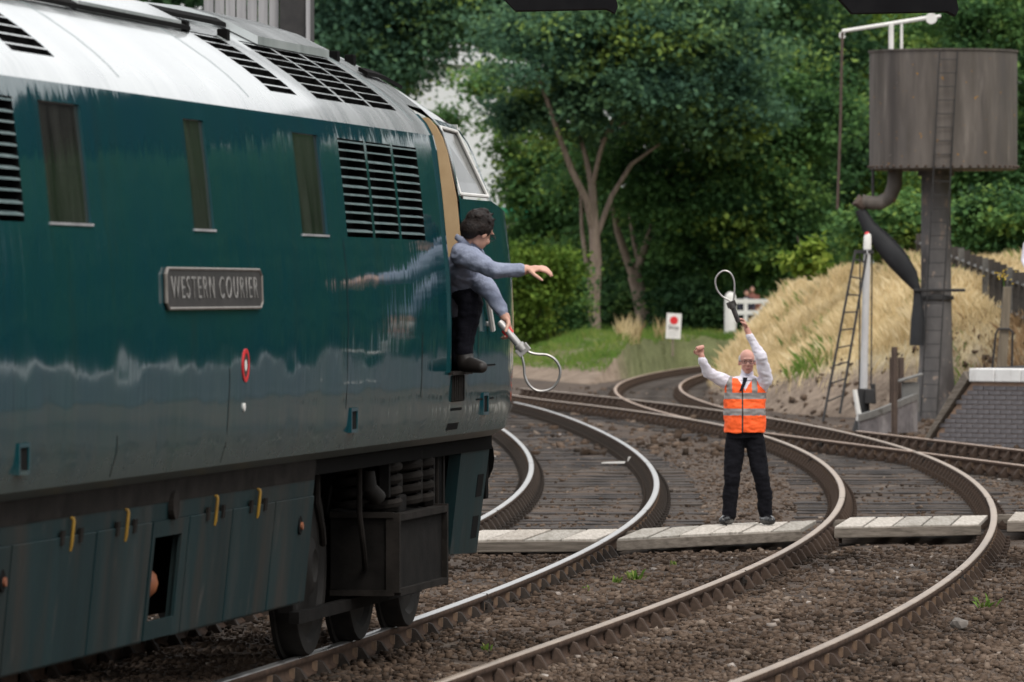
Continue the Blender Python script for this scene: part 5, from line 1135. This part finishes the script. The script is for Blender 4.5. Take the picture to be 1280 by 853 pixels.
q = at(1254, 345, 107); V_ = at(1254, 370, 107); fl = empty('ragwort_plant', tuple(V_)); tag(fl, 'yellow flowering ragwort in front of the fence near the right edge', 'plant')
l_ = MB(); l_.tube([(0, 0, -.4), (.02, 0, .1), (0, 0, .3)], .012, 5); l_.obj('stem', m_turf, fl)
l_ = MB()
for k in range(26): x, y, z = random.gauss(0, .1), random.gauss(0, .05), .3 + random.gauss(0, .05); l_.lathe([(.004, 0), (.022, .01), (.004, .016)], 6, 0, (x, y, z))
o = l_.obj('flower_heads', mat('ragwort_yellow', (.6, .42, .02)), fl); o['kind'] = 'stuff'

# ------------------------------------------------------------------ people
def unit_sphere(n1=10, n2=14):
    v = []; f = []
    for i in range(n1 + 1):
        a = math.pi * i / n1
        for k in range(n2): b_ = 2 * math.pi * k / n2; v.append((math.sin(a) * math.cos(b_), math.sin(a) * math.sin(b_), math.cos(a)))
    for i in range(n1):
        for k in range(n2): f.append((i * n2 + k, i * n2 + (k + 1) % n2, (i + 1) * n2 + (k + 1) % n2, (i + 1) * n2 + k))
    return np.array(v), f
US = unit_sphere()
class Figure:
    """lofts and ellipsoids fused by a voxel remesh into one continuous surface; every source carries a material index"""
    def __init__(s): s.mb = MB(); s.src = []
    def ell(s, c, r, mi, rot=None):
        M_ = (rot or Matrix.Identity(3)); c = Vector(c)
        s.mb.add([tuple(c + M_ @ Vector((p[0] * r[0], p[1] * r[1], p[2] * r[2]))) for p in US[0]], US[1])
        s.src.append((mi, np.array(c), np.linalg.inv(np.array(M_)), np.array(r, float)))
    def limb(s, pts, rad, mi, sq=1.0, sub=7):
        P = [Vector(p) for p in pts]; Q = []; Rr = []
        for i in range(len(P) - 1):
            for k in range(sub): u = k / sub; Q.append(P[i].lerp(P[i + 1], u)); Rr.append(rad[i] * (1 - u) + rad[i + 1] * u)
        Q.append(P[-1]); Rr.append(rad[-1])
        s.mb.tube(Q, Rr, 14, sq=sq)
        for q, r in zip(Q, Rr): s.src.append((mi, np.array(q), np.eye(3), np.array((r, r, r), float)))
        for q, r in ((Q[0], Rr[0]), (Q[-1], Rr[-1])): s.mb.add([tuple(q + Vector(p) * r * .98) for p in US[0]], US[1])
    def torso(s, secs, mi, sub=5):                # secs: (centre, half width vector, half depth vector)
        n_ = 22; rings = []
        for i in range(len(secs) - 1):
            for k in range(sub + (i == len(secs) - 2)):
                u = k / sub; rings.append([Vector(a).lerp(Vector(c), u) for a, c in zip(secs[i], secs[i + 1])])
        v = []; f = []
        for c, a, d in rings:
            for k in range(n_):
                t = 2 * math.pi * k / n_; ct, st_ = math.cos(t), math.sin(t)
                v.append(tuple(c + a * (abs(ct) ** .8 * (1 if ct > 0 else -1)) + d * (abs(st_) ** .8 * (1 if st_ > 0 else -1))))
            r = (a.length * d.length) ** .5; s.src.append((mi, np.array(c), np.linalg.inv(np.array([a.normalized(), d.normalized(), a.cross(d).normalized()]).T), np.array((a.length, d.length, r * .9))))
        for i in range(len(rings) - 1):
            for k in range(n_): f.append((i * n_ + k, i * n_ + (k + 1) % n_, (i + 1) * n_ + (k + 1) % n_, (i + 1) * n_ + k))
        f += [tuple(range(n_))[::-1], tuple((len(rings) - 1) * n_ + k for k in range(n_))]
        s.mb.add(v, f)
    def build(s, name, mats, parent, voxel=.0085, smooth=2, post=None, cloth=()):
        me = bpy.data.meshes.new(name); me.from_pydata(s.mb.v, [], s.mb.f)
        bm = bmesh.new(); bm.from_mesh(me); bmesh.ops.recalc_face_normals(bm, faces=bm.faces); bm.to_mesh(me); bm.free()
        o = bpy.data.objects.new(name, me)
        md = o.modifiers.new('r', 'REMESH'); md.mode = 'VOXEL'; md.voxel_size = voxel
        if smooth: sm = o.modifiers.new('s', 'SMOOTH'); sm.factor = .5; sm.iterations = smooth
        m2 = evaluated_mesh(o); o.modifiers.clear(); o.data = m2; bpy.data.meshes.remove(me); link(o, parent)
        n_ = len(m2.polygons); C = np.empty(n_ * 3, np.float32); m2.polygons.foreach_get('center', C); C = C.reshape(-1, 3)
        best = np.full(n_, 1e9); mi = np.zeros(n_, np.int32)
        for m_, c, Minv, r in s.src:
            dx, dy, dz = C[:, 0] - c[0], C[:, 1] - c[1], C[:, 2] - c[2]; Mi = Minv.tolist()
            d = np.sqrt(((dx * Mi[0][0] + dy * Mi[0][1] + dz * Mi[0][2]) / r[0]) ** 2 + ((dx * Mi[1][0] + dy * Mi[1][1] + dz * Mi[1][2]) / r[1]) ** 2 + ((dx * Mi[2][0] + dy * Mi[2][1] + dz * Mi[2][2]) / r[2]) ** 2); d = (d - 1) * float(r.mean()); k = d < best; best[k] = d[k]; mi[k] = m_
        if post: mi = post(C, mi)
        if cloth:
            from mathutils import noise as nz_
            nv = len(m2.vertices); isv = np.zeros(nv, bool); co = np.empty(nv * 3, np.float32); m2.vertices.foreach_get('co', co); co = co.reshape(-1, 3)
            no = np.empty(nv * 3, np.float32); m2.vertex_normals.foreach_get('vector', no); no = no.reshape(-1, 3)
            li = np.empty(len(m2.loops), np.int32); m2.loops.foreach_get('vertex_index', li); lt_ = np.empty(n_, np.int32); m2.polygons.foreach_get('loop_total', lt_)
            isv[li[np.repeat(np.isin(mi, list(cloth)), lt_)]] = True
            for q_ in np.nonzero(isv)[0]:
                c_ = Vector(co[q_].tolist()); co[q_] += no[q_] * (nz_.noise(c_ * 9) * .011 + nz_.noise(Vector((c_.x * 16, c_.y * 16, c_.z * 34))) * .007)
            m2.vertices.foreach_set('co', co.ravel())
        m2.materials.clear()
        for m_ in mats: m2.materials.append(m_)
        m2.polygons.foreach_set('material_index', mi.astype(np.int32)); m2.polygons.foreach_set('use_smooth', np.ones(n_, bool)); m2.update(); m2.name = name
        return o
def frame(fwd, up=(0, 0, 1)):
    f_ = Vector(fwd).normalized(); r_ = f_.cross(Vector(up)).normalized(); u_ = r_.cross(f_); return r_, f_, u_
def head(fig, c, fwd, up, mi, k=1.0):             # c: head centre
    r_, f_, u_ = frame(fwd, up); c = Vector(c); M_ = Matrix((r_, f_, u_)).transposed()
    P = lambda a, b_, d: c + (r_ * a + f_ * b_ + u_ * d) * k
    fig.ell(P(0, -.012, .03), (.074 * k, .094 * k, .088 * k), mi, M_); fig.ell(P(0, .028, -.045), (.058 * k, .062 * k, .07 * k), mi, M_); fig.ell(P(0, .05, -.092), (.034 * k, .036 * k, .026 * k), mi, M_)
    fig.limb([P(0, .083, .015), P(0, .105, -.022)], [.009 * k, .016 * k], mi); fig.ell(P(0, .082, .03), (.05 * k, .014 * k, .01 * k), mi, M_)
    fig.ell(P(0, .086, -.058), (.024 * k, .012 * k, .012 * k), mi, M_)
    for s_ in (-1, 1): fig.ell(P(s_ * .076, -.006, -.008), (.011 * k, .02 * k, .033 * k), mi, M_); fig.ell(P(s_ * .035, .07, -.03), (.022 * k, .016 * k, .018 * k), mi, M_)
    return P
def hand(fig, wrist, direc, palm_n, mi, curl=.5, k=1.0, side=1, grip=False):
    """palm, four unequal fingers with knuckle bends, thumb from the side of the palm"""
    d = Vector(direc).normalized(); n_ = Vector(palm_n); n_ = (n_ - d * n_.dot(d)).normalized(); s_ = d.cross(n_) * side; w0 = Vector(wrist)
    pc = w0 + d * .05 * k
    fig.ell(pc, (.043 * k, .05 * k, .017 * k), mi, Matrix((s_, d, n_)).transposed())
    for i, L in enumerate((.068, .078, .073, .056)):
        o = (i - 1.5) * .0215 * k; p = w0 + d * .088 * k + s_ * o; q = [p]; a = 0
        for j, seg in enumerate((.45, .32, .25)):
            a += curl * (.9, 1.1, .8)[j]; dd = d * math.cos(a) + n_ * math.sin(a); p = p + dd * L * seg * k; q.append(p)
        fig.limb(q, [.0105 * k, .010 * k, .0095 * k, .008 * k], mi, sub=3)
    t0 = w0 + d * .03 * k + s_ * -.035 * k; td = (d * .6 - s_ * .75 + n_ * .35).normalized(); td2 = (d * .75 - s_ * .25 + n_ * (.3 + curl * .6)).normalized()
    fig.limb([t0, t0 + td * .04 * k, t0 + td * .04 * k + td2 * .03 * k, t0 + td * .04 * k + td2 * .055 * k], [.015 * k, .0125 * k, .0115 * k, .009 * k], mi, sub=3)
def glasses(P, parent, lens=True):
    g_ = MB()
    for s_ in (-1, 1):
        g_.tube([P(s_ * .033 + .024 * math.cos(t), .098, .006 + .017 * math.sin(t)) for t in np.linspace(0, 2 * math.pi, 13)[:-1]], .0022, 5, closed=True)
        g_.tube([P(s_ * .058, .096, .012), P(s_ * .078, .04, .012), P(s_ * .08, -.01, .004)], .003, 5)
    g_.tube([P(-.01, .1, .01), P(.01, .1, .01)], .003, 5)
    return g_.obj('spectacles', m_frame, parent)
def token_hoop(label, grip0, grip1, loop, mats, loc):
    e = empty('token_hoop', tuple(loc)); tag(e, label, 'token hoop', 'single line token hoops')
    a, c = Vector(grip0) - loc, Vector(grip1) - loc; d = (c - a).normalized()
    l_ = MB(); l_.tube([a, a + d * .02, c - d * .05, c - d * .045, c], [.018, .024, .024, .034, .03], 14); l_.obj('token_holder', mats[0], e, smooth=True)
    l_ = MB(); q = c - d * .0; r_, f_, u_ = frame(d, (0, 1, .1)); 
    M_ = [q - r_ * .045 - u_ * .02 - d * .03, q + r_ * .045 - u_ * .02 - d * .03, q + r_ * .045 + u_ * .02 - d * .03, q - r_ * .045 + u_ * .02 - d * .03]
    l_.hexa([tuple(x) for x in M_] + [tuple(x + d * .055) for x in M_]); l_.obj('clamp', mats[0], e, bevel=.004)
    pl = [Vector(p_) - loc for p_ in loop]; fine = []
    for i_ in range(len(pl) - 1):
        p0, p1, p2, p3 = pl[max(i_ - 1, 0)], pl[i_], pl[i_ + 1], pl[min(i_ + 2, len(pl) - 1)]
        for u in (0, .25, .5, .75): fine.append(.5 * ((2 * p1) + (p2 - p0) * u + (2 * p0 - 5 * p1 + 4 * p2 - p3) * u * u + (-p0 + 3 * p1 - 3 * p2 + p3) * u ** 3))
    fine.append(pl[-1]); l_ = MB(); l_.tube(fine, .0085, 8); l_.obj('hoop', mats[1], e, smooth=True)
    return e, a, c, d

# --- man in the orange vest: local axes x right in the picture, y away from the camera, z up
MY = 62.6; pmn = F / MY; mfoot = Vector(((933 - 640) / pmn, MY, -.018))
man = empty('person', tuple(mfoot)); tag(man, 'man in orange vest, white shirt and dark tie holding a hoop aloft on the crossing', 'person')
def mp(x, y, d=0): return Vector(((x - 933) / pmn, d, CAMH + .018 - (y - HZ) / pmn))
fg = Figure()
H_ = mp(934, 452.5, .0)
Pm = head(fg, H_, (.05, -1, -.05), (0, 0, 1), 0, 1.0)
fg.limb([mp(933, 478, .03), H_ + Vector((0, .02, -.06))], [.062, .056], 0)
X_ = lambda a: Vector((a, 0, 0)); Y_ = lambda a: Vector((0, a, 0))
fg.torso([(mp(931, 548, .02), X_(.178), Y_(.125)), (mp(931, 536, .02), X_(.178), Y_(.13)), (mp(931, 520, .01), X_(.175), Y_(.135)), (mp(931, 500, .02), X_(.185), Y_(.13)), (mp(931, 486, .02), X_(.188), Y_(.12)), (mp(931.5, 476, .02), X_(.165), Y_(.1)), (mp(932, 471, .02), X_(.085), Y_(.075))], 1)
# raised arm with the hoop (right in the picture)
fg.limb([mp(950, 484, .02), mp(957, 474, -.06), mp(951, 446, -.2), mp(936, 420, -.22)], [.075, .072, .055, .036], 1)
fg.limb([mp(936, 419, -.22), mp(932, 411, -.22)], [.031, .028], 0); hand(fg, mp(932, 411, -.22), Vector((-.45, -.1, 1)), Vector((-.8, -.3, -.35)), 0, .75, 1.0, -1)
# other arm bent up, fist
fg.limb([mp(913, 481, .02), mp(906, 477, .0), mp(884, 466, -.12), mp(877, 449, -.2)], [.072, .068, .054, .036], 1)
fg.limb([mp(877, 448, -.2), mp(876, 444, -.2)], [.031, .029], 0); hand(fg, mp(876, 445, -.2), Vector((-.25, -.15, 1)), Vector((.35, -1, 0)), 0, 1.35, 1.0, 1)
# legs
fg.limb([mp(920, 548, .02), mp(917, 575, .0), mp(915, 595, -.03), mp(913, 620, .0), mp(912, 643, .02)], [.1, .092, .08, .072, .07], 2)
fg.limb([mp(943, 548, .02), mp(947, 572, .0), mp(951, 594, -.03), mp(956, 618, .0), mp(957, 641, .02)], [.1, .092, .08, .072, .07], 2)
def post_man(C, mi):
    z = C[:, 2]; mi = mi.copy(); k = (mi == 1) & (z < mp(0, 538).z); mi[k] = 2; return mi
fg.build('body', [m_skin2, m_shirtw, m_trous], man, post=post_man, cloth=(1, 2))
# vest
vs = Figure()
vs.torso([(mp(931, 541, .02), X_(.2), Y_(.152)), (mp(931, 536, .02), X_(.2), Y_(.152)), (mp(931, 520, .01), X_(.197), Y_(.157)), (mp(931, 500, .02), X_(.203), Y_(.15)), (mp(931, 486, .02), X_(.2), Y_(.14)), (mp(931.5, 477, .02), X_(.18), Y_(.115)), (mp(932, 473, .02), X_(.115), Y_(.09))], 0)
for s_, x in ((-1, 911), (1, 951)): vs.ell(mp(x, 480, .01), (.06, .085, .075), 0)
def post_vest(C, mi):
    x, y, z = C[:, 0], C[:, 1], C[:, 2]; mi = np.zeros(len(C), np.int32); Z = lambda v: mp(0, v).z; X = lambda v: mp(v, 0).x
    for a, c in ((491, 499), (511, 519)): mi[(z < Z(a)) & (z > Z(c))] = 1
    for a, c in ((908, 915), (939, 946)): mi[(z > Z(492)) & (x > X(a)) & (x < X(c))] = 1
    xv = np.abs(x - X(931)); front = y < .03
    mi[front & (z > Z(488)) & (xv < (z - Z(488)) * .62)] = 2
    mi[front & (np.abs(x - X(927.5)) < .008) & (z < Z(488))] = 3
    return mi
vs.build('vest', [m_vest, m_reflect, m_shirtw, m_iron], man, voxel=.0075, post=post_vest, cloth=(0, 1, 2, 3))
l_ = MB(); yv = -.16
l_.hexa([mp(928.5, 476, yv + .055), mp(933, 476, yv + .055), mp(933, 476, yv + .075), mp(928.5, 476, yv + .075), mp(928, 472, yv + .075), mp(934, 472, yv + .075), mp(934, 472, yv + .09), mp(928, 472, yv + .09)])
l_.hexa([mp(923.5, 489, yv + .02), mp(928, 488, yv + .02), mp(928, 488, yv + .035), mp(923.5, 489, yv + .035), mp(928.5, 476, yv + .058), mp(933, 476, yv + .058), mp(933, 476, yv + .073), mp(928.5, 476, yv + .073)])
l_.obj('tie', m_navy, man)
l_ = MB()
for s_ in (-1, 1): l_.hexa([mp(932, 475, yv + .06), mp(932 + s_ * 7, 475, yv + .08), mp(932 + s_ * 7, 475, yv + .1), mp(932, 475, yv + .08), mp(932 + s_ * 2, 470.5, yv + .09), mp(932 + s_ * 8, 470, yv + .14), mp(932 + s_ * 8, 470, yv + .16), mp(932 + s_ * 2, 470.5, yv + .11)])
l_.obj('collar', m_shirtw, man)
glasses(Pm, man)
hr = Figure(); r_, f_, u_ = frame((.05, -1, -.05)); M3 = Matrix((r_, f_, u_)).transposed()
for s_ in (-1, 1): hr.ell(Pm(s_ * .066, -.03, .02), (.016, .06, .045), 0, M3)
hr.ell(Pm(0, -.09, .0), (.06, .022, .06), 0, M3); hr.build('hair', [m_hairg], man, voxel=.008)
l_ = MB(); l_.tube([Pm(-.022, .094, -.062), Pm(0, .1, -.06), Pm(.022, .094, -.062)], [.003, .0045, .003], 6); l_.obj('mouth', mat('lip', (.3, .1, .09), rough=.6), man)
for s_ in (-1, 1):
    l_ = MB(); l_.add([tuple(Pm(s_ * .033, .083, .006) + Vector(p_) * .007) for p_ in US[0]], US[1]); l_.obj('eye', m_iron, man, smooth=True)
def shoe(x, y, dx, dy, m, parent, mpf, size=1.0):
    f3 = Figure(); a = mpf(x, y); d = Vector((dx, dy, 0)).normalized()
    h0 = Vector((a.x, a.y, 0))
    f3.ell(h0 + Vector((0, 0, .05)) * size - d * .03, (.05 * size, .055 * size, .055 * size), 0)
    f3.limb([h0 + Vector((0, 0, .045)) * size, h0 + d * .1 * size + Vector((0, 0, .045)) * size, h0 + d * .18 * size + Vector((0, 0, .038)) * size], [.048 * size, .05 * size, .038 * size], 0)
    return f3
for x, dx, dy in ((911, -.35, -.9), (957, .3, -.95)):
    f3 = shoe(x, 640, dx, dy, m_shoe, man, lambda x, y: mp(x, y, .02)); o = f3.build('shoe', [m_shoe], man, voxel=.009, smooth=3)
loopm = [mp(x, y, -.28) + mfoot for x, y in ((914, 379), (909, 375), (901, 370), (895, 362), (893, 352), (896, 344), (903, 339), (911, 341), (916, 350), (917, 361), (916, 372), (915, 379))]
token_hoop('raised wire token hoop with dark holder in the lifted hand above the orange vest', mp(922, 403, -.27) + mfoot, mp(913, 380, -.28) + mfoot, loopm, (m_steel_d, m_steelw), mp(918, 392, -.27) + mfoot)

# --- driver leaning out of the cab door
dpos = train_w(41.28, -1.4, 1.69); DY = dpos.y; pmd = F / DY
drv = empty('person', tuple(dpos)); tag(drv, 'dark haired driver in a blue grey shirt leaning out of the cab doorway', 'person')
def dp(x, y, d=0): v_ = at(x, y, DY); k_ = 1 + d / DY; return Vector((v_.x * k_ - dpos.x, d, (v_.z - CAMH) * k_ + CAMH - dpos.z))
fg = Figure()
hc = dp(598, 289, -.06); hf = Vector((.66, .66, -.45)); hu = Vector((.3, -.05, 1))
Pd = head(fg, hc, hf, hu, 0, 1.06)
fg.limb([dp(578, 314, .02), hc + Vector((-.05, .02, -.07))], [.066, .062], 0)
# torso bent forward out of the doorway
ax = (dp(588, 318, .0) - dp(566, 372, .3)).normalized(); sd = Vector((.1, -1, .1)); sd = (sd - ax * sd.dot(ax)).normalized(); dd = ax.cross(sd)
T_ = lambda u: dp(568, 368, .36).lerp(dp(587, 318, .0), u)
fg.torso([(T_(-.1), sd * .15, dd * .13), (T_(.2), sd * .16, dd * .13), (T_(.6), sd * .165, dd * .115), (T_(.85), sd * .175, dd * .105), (T_(1.0), sd * .15, dd * .085), (T_(1.12), sd * .08, dd * .07)], 1)
# near arm stretched out level
fg.limb([dp(577, 318, -.12), dp(585, 322, -.2), dp(620, 339, -.28), dp(650, 338, -.3)], [.075, .072, .056, .043], 1)
fg.limb([dp(650, 338, -.3), dp(658, 337, -.3)], [.035, .032], 0); hand(fg, dp(657, 337, -.3), Vector((1, -.1, .06)), Vector((0, .35, -1)), 0, .38, 1.12, 1)
# far arm reaching down with the hoop
fg.limb([dp(590, 340, .12), dp(598, 348, .05), dp(614, 366, -.08), dp(627, 389, -.16)], [.075, .072, .058, .046], 1)
fg.limb([dp(626, 387, -.16), dp(632, 398, -.17)], [.036, .033], 0); hand(fg, dp(631, 396, -.17), Vector((.35, -.1, -1)), Vector((-.9, -.3, -.3)), 0, .7, 1.1, 1)
# legs: near one braced on the sill, far one inside the cab
fg.limb([dp(573, 352, .24), dp(581, 362, .14), dp(588, 380, .06), dp(584, 408, .07), dp(580, 440, .07)], [.098, .094, .082, .07, .06], 2)
fg.limb([dp(568, 372, .42), dp(572, 395, .4), dp(572, 420, .42), dp(572, 445, .45)], [.09, .085, .075, .065], 2)
fg.build('body', [m_skin, m_shirtb, m_navy], drv, cloth=(1, 2))
hr = Figure(); r_, f_, u_ = frame(hf, hu); M3 = Matrix((r_, f_, u_)).transposed()
hr.ell(Pd(0, -.025, .05), (.088, .104, .082), 0, M3); hr.ell(Pd(0, -.065, -.01), (.08, .06, .075), 0, M3)
for s_ in (-1, 1): hr.ell(Pd(s_ * .066, -.02, .02), (.026, .06, .05), 0, M3)
for k in range(36):
    a, b_ = random.uniform(0, 6.28), random.uniform(.15, 1.5); p_ = Pd(.084 * math.sin(b_) * math.cos(a), -.03 + .1 * math.sin(b_) * math.sin(a) * .9, .05 + .08 * math.cos(b_))
    hr.limb([p_, p_ + Vector((random.uniform(-.02, .02), random.uniform(-.02, .02), random.uniform(-.03, .01)))], [.009, .005], 0, sub=2)
hr.build('hair', [m_hair], drv, voxel=.007, smooth=1)
glasses(Pd, drv)
f3 = Figure(); s0 = dp(583, 452, .0); f3.limb([dp(581, 446, .07), dp(582, 455, .06)], [.06, .055], 0); f3.limb([dp(581, 456, .06), dp(592, 457, .01), dp(602, 459, -.04)], [.05, .05, .04], 0); f3.build('shoe', [m_shoe2], drv, voxel=.009, smooth=3)
l_ = MB(); l_.tube([dp(570, 296, -.1), dp(576, 300, -.13), dp(584, 308, -.1), dp(588, 310, .0)], [.02, .024, .024, .018], 8, sq=.5); l_.obj('collar', m_shirtb, drv, smooth=True)
lp = [dp(x, y, -.24) + dpos for x, y in ((657, 437), (663, 441), (672, 443), (684, 444), (694, 450), (700, 461), (699, 473), (692, 484), (681, 489), (670, 488), (661, 481), (656, 470), (655, 458), (653, 448), (650, 440))]
th, a_, c_, d_ = token_hoop('lowered wire token hoop with alloy holder and red tag held out by the driver', dp(624, 402, -.23) + dpos, dp(654, 438, -.23) + dpos, lp, (m_alusat, m_steelw), dp(640, 420, -.23) + dpos)
l_ = MB(); q0 = a_.lerp(c_, .25); l_.tube([q0, q0 + d_ * .05], .031, 10, sq=.6); l_.obj('red_tag', m_red, th)

# --- bystanders: two behind the gate, one at the right edge
def bystander(label, x, ytop, Y, top_m, leg_m, hairm, hgt=1.7, face=(0, -1, 0), lean=0, k=1.0):
    q = at(x, ytop, Y); gz = q.z - hgt; e = empty('person', (q.x, Y, gz)); tag(e, label, 'person', 'bystanders')
    f_ = Figure(); z = lambda v: hgt * v
    P = head(f_, (lean, -.02, z(.93)), face, (0, 0, 1), 0, 1.0); f_.limb([(lean, 0, z(.83)), (lean, 0, z(.9))], [.06, .055], 0)
    f_.torso([((0, 0, z(.5)), X_(.16), Y_(.12)), ((0, 0, z(.6)), X_(.155), Y_(.115)), ((lean * .6, 0, z(.74)), X_(.19), Y_(.12)), ((lean, 0, z(.81)), X_(.17), Y_(.1)), ((lean, 0, z(.845)), X_(.07), Y_(.06))], 1)
    for s_ in (-1, 1):
        f_.limb([(s_ * .19 + lean, 0, z(.79)), (s_ * .24 + lean, -.02, z(.64)), (s_ * .2 + lean, -.18, z(.56))], [.06, .05, .038], 1); hand(f_, (s_ * .2 + lean, -.18, z(.56)), (-s_ * .3, -1, .1), (0, 0, -1), 0, .5, 1, s_)
        f_.limb([(s_ * .09, 0, z(.5)), (s_ * .1, -.02, z(.28)), (s_ * .1, .02, .07)], [.095, .075, .06], 2); f_.limb([(s_ * .1, .02, .045), (s_ * .11, -.15, .04)], [.045, .036], 2)
    f_.build('body', [m_skin, top_m, leg_m], e, voxel=.014, smooth=1)
    h_ = Figure(); r_, ff, u_ = frame(face); M3 = Matrix((r_, ff, u_)).transposed(); h_.ell(P(0, -.022, .05), (.085, .1, .075), 0, M3); h_.ell(P(0, -.06, .0), (.075, .05, .07), 0, M3); h_.build('hair', [hairm], e, voxel=.014, smooth=1)
    return e
bystander('onlooker in a rust brown top behind the white gate', 940, 357, 209, mat('rust_top', (.2, .07, .05)), m_navy, m_hair, 1.7)
bystander('onlooker in a dark top beside the rust brown one behind the gate', 933, 362, 208, mat('dark_top', (.02, .022, .04)), m_navy, m_hair, 1.55)
bystander('onlooker in a white shirt at the fence, cut by the right edge', 1297, 280, 112, m_shirtw, m_navy, m_hair, 1.72)
